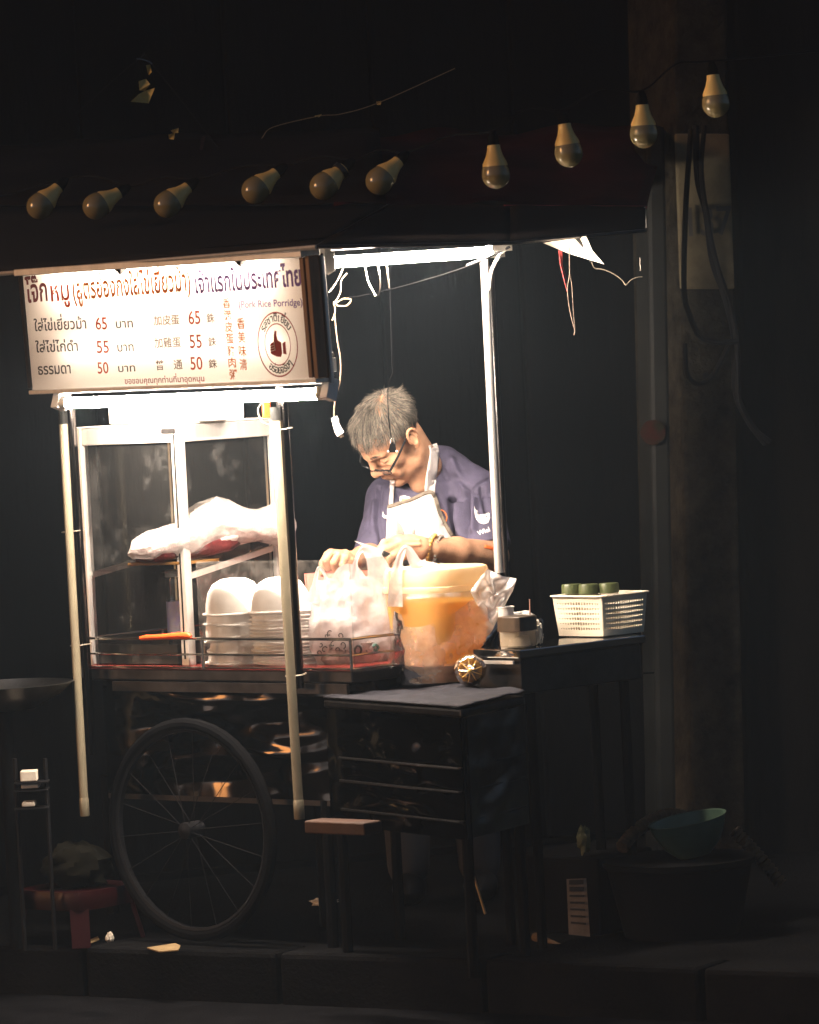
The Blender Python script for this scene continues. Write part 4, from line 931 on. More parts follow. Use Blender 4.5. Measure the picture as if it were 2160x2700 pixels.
# basket of perforated sides
bk0 = V(*(P(1592, 1676, 11.40))); bk0.z = BZ + .003
bsk = thing('plastic_basket', bk0 + bv * .08, 'cream perforated plastic basket holding three jars on the steel box', 'basket')
zr = P(1585, 1574, 11.38).z; bh = zr - bk0.z; B = .176; Bb = .158
def bcorner(i, t):                      # i: 0 near,1 right,2 far,3 left; t height 0..1
    s = (Bb + (B - Bb) * t) / 2; cx, cy = ((-1, -1), (1, -1), (1, 1), (-1, 1))[i]
    cc = bk0 + (bu + bv) * (B / 2) ; return V(cc.x, cc.y, bk0.z + bh * t) + bu * (cx * s) + bv * (cy * s)
def perforated(i, j):
    mb = MB(); n, m = 18, 8
    def pt(s, t):
        a, b = bcorner(i, t), bcorner(j, t); return a.lerp(b, s)
    for q in range(n):
        for r in range(m):
            s0, s1_, t0, t1_ = q / n, (q + 1) / n, r / m, (r + 1) / m
            cr = [pt(s0, t0), pt(s1_, t0), pt(s1_, t1_), pt(s0, t1_)]
            if 1 <= r < m - 1 and 1 <= q < n - 1:
                k = .16 + .26 * (1 - abs((q + .5) / n - .5) * 2)
                c = pt((s0 + s1_) / 2, (t0 + t1_) / 2); e1, e2 = (cr[1] - cr[0]), (cr[3] - cr[0])
                oc = [cr[0], (cr[0] + cr[1]) / 2, cr[1], (cr[1] + cr[2]) / 2, cr[2], (cr[2] + cr[3]) / 2, cr[3], (cr[3] + cr[0]) / 2]
                ic = [c + e1 * k * math.cos(a) + e2 * k * .9 * math.sin(a) for a in [math.radians(225 + 45 * z) for z in range(8)]]
                mb.add(oc + ic, [(z, (z + 1) % 8, 8 + (z + 1) % 8, 8 + z) for z in range(8)])
            else: mb.add(cr, [(0, 1, 2, 3)])
    o = mb.build('side', M['cream'], bsk, smooth=False); solidify(o, .0022); return o
for i in range(4): perforated(i, (i + 1) % 4)
MB().add([bcorner(i, 0.0) for i in range(4)], [(0, 1, 2, 3)]).build('base', M['cream'], bsk, smooth=False)
rimp = []
for i in range(4):
    a, b = bcorner(i, 1), bcorner((i + 1) % 4, 1); ctr = sum((bcorner(k, 1) for k in range(4)), V(0, 0, 0)) / 4
    for w in (.08, .5, .92): q = a.lerp(b, w); rimp.append(q + (q - ctr) * .06)
rp = spline(rimp + [rimp[0]], 5); MB().tube(rp, .0042, 8, flat=.6).build('rim', M['cream'], bsk)
def jar(name, label, c, r, h, capm, glm, group=None, lidh=.025):
    t = thing(name, c, label, 'jar', group)
    MB().lathe([(1e-5, 0), (r * .92, 0), (r, .006), (r, h - lidh - .004), (r * .9, h - lidh)], c, 22, cap=False).build('body', glm, t)
    MB().lathe([(r * .8, h - lidh), (r * 1.0, h - lidh + .001), (r * .97, h - .003), (r * .93, h), (1e-5, h)], c, 22, cap=False).build('lid', capm, t); 
    MB().lathe([(1e-5, .003), (r * .9, .004), (r * .93, (h - lidh) * .7), (1e-5, (h - lidh) * .72)], c, 16, cap=False).build('contents', PM('jar_fill', (.35, .22, .08), .5) if 'jar_fill' not in bpy.data.materials else bpy.data.materials['jar_fill'], t)
hj = P(1560, 1545, 11.45).z - bk0.z - .003
for (px_, yy, lb_) in ((1512, 11.585, 'leftmost olive lidded jar in the basket'), (1557, 11.545, 'middle olive lidded jar in the basket'), (1610, 11.545, 'rightmost olive lidded jar in the basket')):
    q = P(px_, 1640, yy); jar('lidded_jar', lb_, V(q.x, q.y, bk0.z + .003), .0275, hj, M['greenlid'], M['jarclear'], 'olive lidded jars in the basket', .026)
# square jar, cup, skewer, tissue near the tub
jc = P(1367, 1700, 11.20); jc.z = BZ + .002
sqj = thing('square_jar', jc, 'square clear jar with dark brown lid on the steel box', 'jar')
hs = P(1367, 1624, 11.2).z - jc.z; hl = P(1367, 1660, 11.2).z - jc.z
MB().lathe([(1e-5, 0), (.036, 0), (.038, .004), (.038, hl - .002)], jc, 32, ax=(fu, fv, Z1), sq=5, cap=False).build('body', M['jarclear'], sqj)
MB().lathe([(.036, hl - .004), (.0425, hl - .002), (.041, hs - .002), (.039, hs), (1e-5, hs + .001)], jc, 32, ax=(fu, fv, Z1), sq=5, cap=False).build('lid', M['brown2'], sqj)
MB().lathe([(1e-5, .003), (.033, .003), (.034, hl * .6), (1e-5, hl * .7)], jc, 16).build('contents', M['paper'], sqj)
o = MB().bar(jc + V(-.003, -.042, hl + .002), jc + V(-.001, -.040, hs - .001), .006, .002).build('red_mark', M['redpl'], sqj)
cpc = P(1338, 1700, 11.27); cpc.z = BZ + .001; hcup = P(1338, 1599, 11.27).z - cpc.z
cup = MB().lathe([(1e-5, 0), (.016, 0), (.0205, hcup * .7), (.021, hcup - .003), (.0235, hcup - .002), (.0235, hcup), (.020, hcup), (.015, .004), (1e-5, .004)], cpc, 20, cap=False).build('paper_cup', M['white']); tag(cup, 'small white paper cup between the clear bag and brown lidded jar', 'cup')
stk = MB().tube([P(1399, 1690, 11.24), P(1397, 1580, 11.24)], .0018, 6).build('skewer', PM('pink_stick', (.45, .25, .18), .5)); tag(stk, 'thin pinkish stick standing upright behind the brown lidded jar', 'stick')
def crumple(name, c, sx, sy, sz, mat, seed, parent=None, n=26, amp=.5):
    mb = MB().sphere((0, 0, 0), 1, n, n // 2 + 3)
    for i, q in enumerate(mb.v):
        r = 1 + amp * noise.noise(q * 2.3 + V(seed, seed, 0)) + amp * .7 * (.3 - abs(noise.noise(q * 3.4 + V(seed, 0, seed)))) + amp * .25 * noise.noise(q * 9); mb.v[i] = c + V(q.x * sx * r, q.y * sy * r, q.z * sz * r)
    return mb.build(name, mat, parent, sharp=50)
o = crumple('crumpled_tissue', P(1417, 1668, 11.24), .014, .02, .028, M['paper'], 3); tag(o, 'crumpled tissue beside the brown lidded jar', 'tissue')
o = wire('wire_hook', [(1427, 1690, 11.2), (1431, 1660, 11.2), (1430, 1636, 11.2), (1422, 1632, 11.2)], .0022, M['rod'], 'bent wire hook at the edge of the steel box', 'hook')
o = crumple('crumpled_napkin', P(1375, 1624, 11.32), .03, .02, .012, M['white'], 6); tag(o, 'white napkin top showing behind the brown lid', 'napkin')
o = crumple('foam_pack', P(1120, 1508, 11.62), .05, .03, .025, M['foam'], 9, amp=.2); tag(o, 'white foam pack behind the cream lid under the vendor arm', 'foam pack')
fp = P(1120, 1508, 11.62); q = MB().tube([V(fp.x, fp.y, ZC + .006), V(fp.x, fp.y, fp.z - .018)], .05, 16).build('stand', M['white'], o)
# ------------------------------------------------------------------ implicit surfaces (for the vendor)
class Vol:
    def __init__(s, lo, hi, h):
        s.h = h; s.lo = np.array(lo, np.float32); s.n = np.ceil((np.array(hi) - np.array(lo)) / h).astype(int) + 1
        s.D = np.full(tuple(s.n), 0.5, np.float32)
        s.ax = [s.lo[i] + np.arange(s.n[i], dtype=np.float32) * h for i in range(3)]
    def _sl(s, lo, hi):
        a = np.clip(np.floor((np.array(lo) - s.lo) / s.h).astype(int), 0, s.n); b = np.clip(np.ceil((np.array(hi) - s.lo) / s.h).astype(int) + 1, 0, s.n)
        return tuple(slice(int(i), int(j)) for i, j in zip(a, b))
    def op(s, fn, lo, hi, k, mode='u'):
        sl = s._sl(lo, hi)
        if any(q.stop <= q.start for q in sl): return
        X, Y, Z = s.ax[0][sl[0]][:, None, None], s.ax[1][sl[1]][None, :, None], s.ax[2][sl[2]][None, None, :]
        d = fn(X, Y, Z).astype(np.float32); A = s.D[sl]
        if mode == 'u':
            if k > 0:
                hh = np.clip(0.5 + 0.5 * (A - d) / k, 0, 1); s.D[sl] = A * (1 - hh) + d * hh - k * hh * (1 - hh)
            else: s.D[sl] = np.minimum(A, d)
        else:
            hh = np.clip(0.5 - 0.5 * (A + d) / max(k, 1e-6), 0, 1); s.D[sl] = A * (1 - hh) - d * hh + k * hh * (1 - hh)
    def cone(s, a, b, ra, rb, k=0.01, mode='u'):
        a, b = np.array(a), np.array(b); ba = b - a; L2 = float(ba @ ba); m = max(ra, rb) + 2 * k + 3 * s.h
        def fn(X, Y, Z):
            t = np.clip(((X - a[0]) * ba[0] + (Y - a[1]) * ba[1] + (Z - a[2]) * ba[2]) / L2, 0, 1)
            return np.sqrt((X - a[0] - t * ba[0]) ** 2 + (Y - a[1] - t * ba[1]) ** 2 + (Z - a[2] - t * ba[2]) ** 2) - (ra + (rb - ra) * t)
        s.op(fn, np.minimum(a, b) - m, np.maximum(a, b) + m, k, mode)
    def ell(s, c, r, R=None, k=0.01, mode='u'):
        c = np.array(c); r = np.array(r); R = np.eye(3) if R is None else np.array(R); m = float(max(r)) + 2 * k + 3 * s.h   # R columns = local axes
        def fn(X, Y, Z):
            dx, dy, dz_ = X - c[0], Y - c[1], Z - c[2]
            q = [(dx * R[0, i] + dy * R[1, i] + dz_ * R[2, i]) for i in range(3)]
            k0 = np.sqrt(sum((q[i] / r[i]) ** 2 for i in range(3))); k1 = np.sqrt(sum((q[i] / r[i] ** 2) ** 2 for i in range(3))) + 1e-9
            return k0 * (k0 - 1) / k1
        s.op(fn, c - m, c + m, k, mode)
    def chain(s, pts, rs, k=0.006, kin=0.004):
        for i in range(len(pts) - 1): s.cone(pts[i], pts[i + 1], rs[i], rs[i + 1], k if i == 0 else kin)
    def mesh(s):
        F = s.D; n = np.array(F.shape); S = F < 0
        c = [S[i:n[0] - 1 + i, j:n[1] - 1 + j, k:n[2] - 1 + k] for i in (0, 1) for j in (0, 1) for k in (0, 1)]
        al = c[0].copy(); an = c[0].copy()
        for q in c[1:]: al &= q; an |= q
        act = an & ~al; idx = np.full(act.shape, -1, np.int64); ii = np.argwhere(act); idx[act] = np.arange(len(ii))
        corners = np.array([(i, j, k) for i in (0, 1) for j in (0, 1) for k in (0, 1)])
        val = [F[ii[:, 0] + q[0], ii[:, 1] + q[1], ii[:, 2] + q[2]] for q in corners]
        acc = np.zeros((len(ii), 3)); cnt = np.zeros(len(ii))
        for a in range(8):
            for b in range(a + 1, 8):
                if np.abs(corners[a] - corners[b]).sum() != 1: continue
                va, vb = val[a], val[b]; cr = (va < 0) != (vb < 0); t = np.where(cr, va / np.where(cr, va - vb, 1), 0)
                p = corners[a][None, :] + t[:, None] * (corners[b] - corners[a])[None, :]
                acc += np.where(cr[:, None], p, 0); cnt += cr
        vert = (ii + acc / cnt[:, None]) * s.h + s.lo
        faces = []
        for axis in range(3):
            o = [0, 0, 0]; o[axis] = 1
            A = S[:n[0] - o[0], :n[1] - o[1], :n[2] - o[2]]; B = S[o[0]:, o[1]:, o[2]:]
            e = np.argwhere(A != B); u, w = [(1, 2), (2, 0), (0, 1)][axis]
            e = e[(e[:, u] >= 1) & (e[:, w] >= 1) & (e[:, u] < n[u] - 1) & (e[:, w] < n[w] - 1)]
            def cell(du, dw):
                q = e.copy(); q[:, u] -= du; q[:, w] -= dw; return idx[q[:, 0], q[:, 1], q[:, 2]]
            quad = np.stack([cell(1, 1), cell(0, 1), cell(0, 0), cell(1, 0)], 1)
            flip = ~S[e[:, 0], e[:, 1], e[:, 2]]; quad[flip] = quad[flip][:, ::-1]
            faces.append(quad)
        f = np.concatenate(faces); f = f[(f >= 0).all(1)]
        return vert, f
def smooth_mesh(v, f, it=2, lam=0.5):
    e = np.concatenate([f[:, [0, 1]], f[:, [1, 2]], f[:, [2, 3]], f[:, [3, 0]]])
    e = np.concatenate([e, e[:, ::-1]]); deg = np.bincount(e[:, 0], minlength=len(v)).astype(float)[:, None]
    for _ in range(it):
        m = np.stack([np.bincount(e[:, 0], weights=v[e[:, 1], k], minlength=len(v)) for k in range(3)], 1) / np.maximum(deg, 1)
        v = v + lam * (m - v)
    return v
def proj_np(v):
    q = v - np.array(EYE); w = q @ np.array(FWD); return 1080 + FPX * (q @ np.array(RGT)) / w, 1350 - FPX * (q @ np.array(UPV)) / w
def vnormals(v, f):
    n = np.cross(v[f[:, 2]] - v[f[:, 0]], v[f[:, 3]] - v[f[:, 1]]); out = np.zeros_like(v)
    for k in range(4): 
        for a in range(3): out[:, a] += np.bincount(f[:, k], weights=n[:, a], minlength=len(v))
    return out / np.maximum(np.linalg.norm(out, axis=1, keepdims=True), 1e-9)

# ------------------------------------------------------------------ vendor: skeleton
def A(*q): return np.array(P(*q))
HC = A(1038, 1150, 12.0)                             # between the ears
def rotm(y, p, r):
    y, p, r = map(math.radians, (y, p, r)); cy, sy, cp, sp, cr, sr = math.cos(y), math.sin(y), math.cos(p), math.sin(p), math.cos(r), math.sin(r)
    return np.array([[cr, 0, sr], [0, 1, 0], [-sr, 0, cr]]) @ np.array([[cy, -sy, 0], [sy, cy, 0], [0, 0, 1]]) @ np.array([[1, 0, 0], [0, cp, -sp], [0, sp, cp]])
HR = rotm(-50, 63, 17); HS = 0.97
def H(x, y, z): return HC + HR @ (np.array((x, y, z)) * HS)
NB = A(1158, 1232, 12.16)                            # neck base
SL, EL, WL = A(1258, 1302, 12.12), A(1298, 1468, 11.92), A(1140, 1448, 11.74)
SR, ER, WR = A(1022, 1312, 12.16), A(984, 1468, 12.0), A(930, 1478, 11.79)
person = thing('person', V(HC[0] + .08, HC[1] + .15, 0), 'man in violet football shirt and white apron bending over his knife work', 'person')
PO = ORG[person]
def head_shape(v):
    def e(c, r, k=.01, mode='u', R=None): v.ell(H(*c), np.array(r) * HS, HR if R is None else HR @ R, k * HS, mode)
    def cn(a, b, ra, rb, k=.006, mode='u'): v.cone(H(*a), H(*b), ra * HS, rb * HS, k * HS, mode)
    e((0, .006, .050), (.0765, .094, .082), 0)
    e((0, -.045, .050), (.062, .056, .052), .02)
    e((0, -.040, -.015), (.061, .052, .072), .02)
    e((0, -.038, -.068), (.050, .050, .045), .025)
    cn((-.044, -.030, -.075), (-.010, -.078, -.100), .020, .017, .02); cn((.044, -.030, -.075), (.010, -.078, -.100), .020, .017, .02)
    e((0, -.083, -.100), (.020, .014, .015), .016)                     # chin
    for s in (-1, 1):
        e((s * .046, -.062, -.018), (.020, .018, .016), .022)          # cheek bones
        cn((s * .014, -.097, .026), (s * .044, -.080, .028), .0095, .008, .014)   # brow ridge
        e((s * .033, -.096, .008), (.021, .015, .0125), .012, 's')      # socket
        e((s * .032, -.0775, .004), (.0165, .0150, .0135), .004)        # lidded eye
        cn((s * .020, -.0925, -.001), (s * .045, -.084, -.001), .0012, .0012, .004, 's')   # lid line
        cn((s * .020, -.089, -.010), (s * .044, -.082, -.011), .0045, .004, .008)         # bag under the eye
        cn((s * .020, -.0905, -.0165), (s * .044, -.082, -.018), .0012, .0012, .005, 's')
    cn((0, -.098, .020), (0, -.113, -.018), .0085, .0115, .012)         # nose
    e((0, -.1155, -.026), (.0145, .0135, .0125), .008)
    for s in (-1, 1):
        e((s * .0145, -.1055, -.030), (.0095, .0105, .009), .006)
        e((s * .0075, -.1135, -.0385), (.0042, .0055, .004), .003, 's')
        cn((s * .021, -.1015, -.030), (s * .038, -.086, -.062), .0022, .0016, .009, 's')      # nasolabial fold
        cn((s * .030, -.093, -.070), (s * .032, -.083, -.092), .0016, .0012, .008, 's')
        e((s * .036, -.082, -.052), (.018, .014, .020), .018)            # cheek pad
    e((0, -.094, -.052), (.026, .014, .016), .014)                       # muzzle
    cn((-.021, -.0945, -.0640), (.0, -.1045, -.0575), .0042, .0062, .006); cn((.021, -.0945, -.0640), (.0, -.1045, -.0575), .0042, .0062, .006)
    cn((-.018, -.0945, -.0695), (.018, -.0945, -.0695), .0055, .0055, .007); e((0, -.0985, -.070), (.014, .006, .0055), .006)
    cn((-.029, -.0905, -.0745), (.0, -.1065, -.0635), .0016, .0018, .004, 's'); cn((.029, -.0905, -.0745), (.0, -.1065, -.0635), .0016, .0018, .004, 's')
    e((0, -.094, -.0825), (.016, .0045, .0035), .008, 's')
    for z in (.044, .054, .064): cn((-.036, -.089 + (z - .044) * .25, z), (0, -.1005 + (z - .044) * .3, z + .003), .0008, .001, .005, 's'); cn((.036, -.089 + (z - .044) * .25, z), (0, -.1005 + (z - .044) * .3, z + .003), .0008, .001, .005, 's')
    for s in (-1, 1):                                                     # ears
        Re = np.array([[math.cos(s * .45), -math.sin(s * .45), 0], [math.sin(s * .45), math.cos(s * .45), 0], [0, 0, 1]])
        e((s * .080, .012, .004), (.0075, .019, .032), .005, 'u', Re)
        e((s * .087, .006, .004), (.0065, .0115, .020), .004, 's', Re)
        pts = [(s * (.083 + .005 * math.sin(a)), .012 - .018 * math.cos(a), .006 + .030 * math.sin(a)) for a in [math.radians(d) for d in range(-40, 201, 24)]]
        for p, q in zip(pts[:-1], pts[1:]): cn(p, q, .0038, .0038, .003)
        e((s * .080, .004, -.027), (.0055, .008, .009), .004)
        e((s * .081, -.003, .000), (.004, .005, .006), .004)
lo = np.minimum.reduce([HC - .16, WL - .22, WR - .16, A(1000, 1560, 11.7)]); hi = np.maximum.reduce([HC + .16, EL + .08, NB + .12, SL + .1])
bodyv = Vol(lo, hi, 0.0026)
head_shape(bodyv)
bodyv.cone(H(0, .026, -.030), A(1118, 1228, 12.11), .052 * HS, .050, .02)
bodyv.cone(H(.030, -.005, -.075), A(1108, 1275, 12.06), .024, .030, .03)
bodyv.cone(A(1130, 1270, 12.18), SL * .8 + NB * .2, .035, .03, .02); bodyv.cone(A(1130, 1270, 12.18), SR * .8 + NB * .2, .035, .03, .02)
bodyv.cone(A(1120, 1260, 12.16), A(1130, 1400, 12.22), .035, .05, .02)
bodyv.cone(SL, EL, .024, .041, .02); bodyv.cone(EL, EL * .4 + WL * .6, .0435, .040, .02); bodyv.cone(EL * .4 + WL * .6, WL, .040, .0285, .015)
bodyv.cone(SR, ER, .030, .038, .02); bodyv.cone(ER, ER * .5 + WR * .5, .040, .033, .02); bodyv.cone(ER * .5 + WR * .5, WR, .033, .025, .015)
# hand with the knife (his left): palm, back, fingers curling down and round the handle
hy = 11.71
bodyv.cone(WL, A(1085, 1437, hy), .026, .027, .014); bodyv.cone(A(1110, 1444, hy), A(1050, 1432, hy - .01), .028, .024, .012); bodyv.cone(A(1105, 1450, hy + .01), A(1062, 1456, hy), .026, .022, .012)
fing = [([(1052, 1424, hy - .015), (1014, 1432, hy - .045), (996, 1458, hy - .055), (1002, 1482, hy - .045)], [.0125, .0112, .0100, .0085]),
        ([(1056, 1434, hy - .028), (1014, 1452, hy - .058), (998, 1482, hy - .062), (1010, 1504, hy - .045)], [.0130, .0115, .0103, .0088]),
        ([(1062, 1448, hy - .032), (1026, 1472, hy - .062), (1014, 1502, hy - .062), (1026, 1522, hy - .045)], [.0125, .0110, .0098, .0085]),
        ([(1072, 1460, hy - .030), (1044, 1488, hy - .055), (1036, 1512, hy - .055), (1046, 1528, hy - .040)], [.0115, .0098, .0088, .0075])]
for p, r in fing: bodyv.chain([A(*q) for q in p], r, .007, .003)
bodyv.chain([A(1075, 1425, hy + .005), A(1036, 1432, hy + .018), A(1004, 1450, hy - .005), A(985, 1462, hy - .018)], [.0145, .0125, .011, .0085], .008, .003)
# tendons
for (a, b) in (((1105, 1424, hy - .024), (1056, 1424, hy - .030)), ((1108, 1436, hy - .030), (1060, 1438, hy - .036))): bodyv.cone(A(*a), A(*b), .0028, .004, .008)
# other hand: loose fist holding the meat
ry = 11.76
bodyv.cone(WR, A(905, 1476, ry), .023, .024, .012); bodyv.ell(A(893, 1478, ry), (.030, .028, .026), None, .01)
fing = [([(905, 1462, ry - .012), (872, 1458, ry - .030), (858, 1478, ry - .038), (866, 1500, ry - .030)], [.0125, .0115, .0105, .0088]),
        ([(910, 1460, ry - .024), (893, 1462, ry - .046), (880, 1484, ry - .050), (884, 1504, ry - .038)], [.0125, .0115, .0105, .009]),
        ([(918, 1464, ry - .028), (912, 1470, ry - .050), (904, 1490, ry - .052), (904, 1508, ry - .038)], [.0120, .0112, .0102, .0088]),
        ([(924, 1470, ry - .024), (925, 1478, ry - .044), (918, 1496, ry - .046), (914, 1510, ry - .034)], [.0105, .0098, .009, .0078])]
for p, r in fing: bodyv.chain([A(*q) for q in p], r, .005, .003)
bodyv.chain([A(890, 1462, ry + .012), A(866, 1464, ry + .004), A(852, 1486, ry - .012), A(850, 1512, ry - .018)], [.0140, .0130, .0115, .0090], .007, .003)
bv_, bf_ = bodyv.mesh(); bv_ = smooth_mesh(bv_, bf_, 2, .45)
body_o = mesh_obj('body', bv_, bf_, M['skin'], person, sharp=None)

# ------------------------------------------------------------------ shirt
shirt_lo = np.array(A(930, 1700, 11.8)) - .05; shirt_hi = np.maximum(A(1380, 1130, 12.4), SL + .14)
sv = Vol(np.minimum(shirt_lo, A(930, 1700, 11.78)), np.maximum(shirt_hi, A(1380, 1130, 12.45)), 0.0042)
sv.cone(A(1128, 1392, 12.20), A(1118, 1640, 12.22), .135, .142, 0)
sv.ell(A(1120, 1385, 12.16), (.150, .105, .13), None, .04)
sv.cone(A(1166, 1242, 12.18), SL + np.array((-.01, .02, .0)), .071, .068, .04)
sv.cone(A(1150, 1262, 12.20), SR + np.array((.01, .02, 0)), .066, .055, .04)
sv.ell(A(1095, 1330, 12.10), (.10, .06, .08), None, .04)
hemL = A(1284, 1450, 11.95); sv.cone(SL, hemL, .066, .069, .03)
hemR = A(986, 1470, 12.01); sv.cone(SR, hemR, .056, .058, .03)
def cutplane(vol, c, d, r):
    c, d = np.array(c), np.array(d) / np.linalg.norm(d)
    def fn(X, Y, Z): 
        return np.maximum(-((X - c[0]) * d[0] + (Y - c[1]) * d[1] + (Z - c[2]) * d[2]), np.sqrt((X - c[0]) ** 2 + (Y - c[1]) ** 2 + (Z - c[2]) ** 2) - r)
    vol.op(fn, c - r - .01, c + r + .01, .003, 's')
cutplane(sv, hemL, np.array((.25, -.35, -1.0)), .12); cutplane(sv, hemR, np.array((-.1, -.3, -1.0)), .085)
sv.cone(hemL * .55 + SL * .45, hemL * 1.3 - SL * .3, .045, .064, .004, 's'); sv.cone(hemR * .6 + SR * .4, hemR * 1.3 - SR * .3, .036, .046, .004, 's')
sv.cone(H(0, .002, -.070), A(1108, 1236, 12.08), .050, .052, .004, 's')        # neck opening
sh_v, sh_f = sv.mesh(); sh_v = smooth_mesh(sh_v, sh_f, 3, .5)
nrm = vnormals(sh_v, sh_f); px_, py_ = proj_np(sh_v)
def fold(poly, w, amp):
    d2 = np.full(len(sh_v), 1e9)
    for (x0, y0), (x1, y1_) in zip(poly[:-1], poly[1:]):
        dx, dy = x1 - x0, y1_ - y0; t = np.clip(((px_ - x0) * dx + (py_ - y0) * dy) / (dx * dx + dy * dy), 0, 1)
        d2 = np.minimum(d2, (px_ - x0 - t * dx) ** 2 + (py_ - y0 - t * dy) ** 2)
    return amp * np.exp(-d2 / (w * w))
disp = np.zeros(len(sh_v))
for poly, w, a in (([(1192, 1318), (1196, 1370), (1210, 1425)], 8, -.016), ([(1212, 1330), (1216, 1390), (1216, 1430)], 7, .010), ([(1232, 1300), (1232, 1360), (1224, 1420)], 8, -.015),
                   ([(1250, 1320), (1250, 1400)], 9, .008), ([(1290, 1262), (1262, 1275), (1228, 1300), (1206, 1335)], 3.2, -.004), ([(1270, 1285), (1285, 1350)], 8, -.008), ([(1120, 1190), (1150, 1215), (1180, 1260)], 9, -.008), ([(1150, 1310), (1165, 1340), (1175, 1390)], 9, -.010),
                   ([(1190, 1215), (1215, 1270), (1230, 1300)], 12, .006), ([(1000, 1290), (996, 1370), (1010, 1440)], 8, -.008), ([(985, 1320), (982, 1400)], 7, .006), ([(1040, 1290), (1060, 1330)], 10, -.006),
                   ([(1075, 1275), (1110, 1285), (1140, 1270)], 7, -.006), ([(1205, 1260), (1240, 1290), (1290, 1300)], 8, -.005), ([(1175, 1400), (1200, 1440)], 7, -.010)): disp += (2.1 if poly[0][0] > 1180 else 1.35) * fold(poly, w * .85, a)
wr = np.array([noise.noise(Vector(p) * 14 + V(0, 0, 3)) for p in sh_v]) * .005 + np.array([noise.noise(V(p[0] * 40, p[1] * 40, p[2] * 12)) for p in sh_v]) * .002
sh_v = sh_v + nrm * (disp + wr)[:, None]
shirt_o = mesh_obj('shirt', sh_v, sh_f, M['shirt'], person, sharp=None)
bvh_sh = BVHTree.FromPolygons(sh_v.tolist(), sh_f.tolist())
def drape(name, poly, mat, parent, off=.006, step=6, thick=.003, bvh=None, edge=None):
    """sheet laid on the shirt: polygon given in picture columns and rows, cast on to the cloth"""
    bvh = bvh or bvh_sh; xs = [q[0] for q in poly]; ys = [q[1] for q in poly]; n = len(poly)
    def inside(x, y):
        c = False
        for i in range(n):
            (xa, ya), (xb, yb) = poly[i], poly[(i + 1) % n]
            if (ya > y) != (yb > y) and x < (xb - xa) * (y - ya) / (yb - ya) + xa: c = not c
        return c
    bm = bmesh.new()
    vs0 = [bm.verts.new((x, y, 0)) for x, y in poly]; bm.faces.new(vs0)
    bmesh.ops.triangulate(bm, faces=bm.faces[:])
    for x in np.arange(min(xs) + step, max(xs), step): bmesh.ops.bisect_plane(bm, geom=bm.verts[:] + bm.edges[:] + bm.faces[:], plane_co=(x, 0, 0), plane_no=(1, 0, 0))
    for y in np.arange(min(ys) + step, max(ys), step): bmesh.ops.bisect_plane(bm, geom=bm.verts[:] + bm.edges[:] + bm.faces[:], plane_co=(0, y, 0), plane_no=(0, 1, 0))
    last = None; pts = []
    for v_ in bm.verts:
        d = ray(v_.co.x, v_.co.y).normalized(); h = bvh.ray_cast(EYE, d); q = None
        if h[0] is not None and h[0].y < 12.3: q = h[0] - d * off; last = q
        pts.append((v_, q))
    good = [(v_.co.x, v_.co.y, q) for v_, q in pts if q is not None]
    if not good: bm.free(); return None
    out = []
    for v_, q in pts:
        if q is None:
            g = min(good, key=lambda z: (z[0] - v_.co.x) ** 2 + (z[1] - v_.co.y) ** 2)[2]; d = ray(v_.co.x, v_.co.y); q = EYE + d * (g.y / d.y)
        out.append(q)
    bm.verts.index_update(); fs = [tuple(v_.index for v_ in f.verts) for f in bm.faces]; bm.free()
    ar = np.array([list(q) for q in out])
    o = mesh_obj(name, ar, fs, mat, parent, sharp=None)
    if thick: solidify(o, thick, 0)
    return o
def ribbon(name, pxs, w, mat, parent, off=.008, thick=.0025, bvh=None):
    c = [tuple(q)[:2] for q in spline([V(a, b, 0) for a, b in pxs], 4)]; L, Rr = [], []
    for i in range(len(c)):
        a, b = c[max(i - 1, 0)], c[min(i + 1, len(c) - 1)]; dx, dy = b[0] - a[0], b[1] - a[1]; l = math.hypot(dx, dy); ww = w if not isinstance(w, tuple) else w[0] + (w[1] - w[0]) * i / (len(c) - 1)
        L.append((c[i][0] - dy / l * ww / 2, c[i][1] + dx / l * ww / 2)); Rr.append((c[i][0] + dy / l * ww / 2, c[i][1] - dx / l * ww / 2))
    return drape(name, L + Rr[::-1], mat, parent, off, 8, thick, bvh)
bib = [(1022, 1338), (1050, 1329), (1085, 1318), (1110, 1306), (1128, 1298), (1142, 1298), (1150, 1318), (1158, 1345), (1172, 1378), (1188, 1405), (1206, 1430), (1215, 1480), (1215, 1640), (1030, 1640), (1016, 1520), (1018, 1430), (1020, 1380)]
ap = drape('apron', bib, M['apron'], person, .008, 9, .003)
ORG[ap] = PO
ribbon('trim', [(1022, 1337), (1050, 1328), (1085, 1317), (1110, 1305), (1128, 1298), (1143, 1298)], 9, M['trim'], ap, .0115, .002)
ribbon('trim', [(1141, 1299), (1150, 1318), (1158, 1345), (1172, 1378), (1188, 1405), (1206, 1430)], 9, M['trim'], ap, .0115, .002)
bvh_all = BVHTree.FromPolygons(sh_v.tolist() + bv_.tolist(), sh_f.tolist() + [[i + len(sh_v) for i in q] for q in bf_.tolist()])
ribbon('strap', [(1141, 1172), (1146, 1190), (1143, 1220), (1137, 1260), (1133, 1300)], (22, 27), M['apron'], ap, .006, .003, bvh_all)
ribbon('strap', [(1035, 1266), (1034, 1290), (1032, 1315), (1031, 1336)], 11, M['apron'], ap, .006, .003, bvh_all)
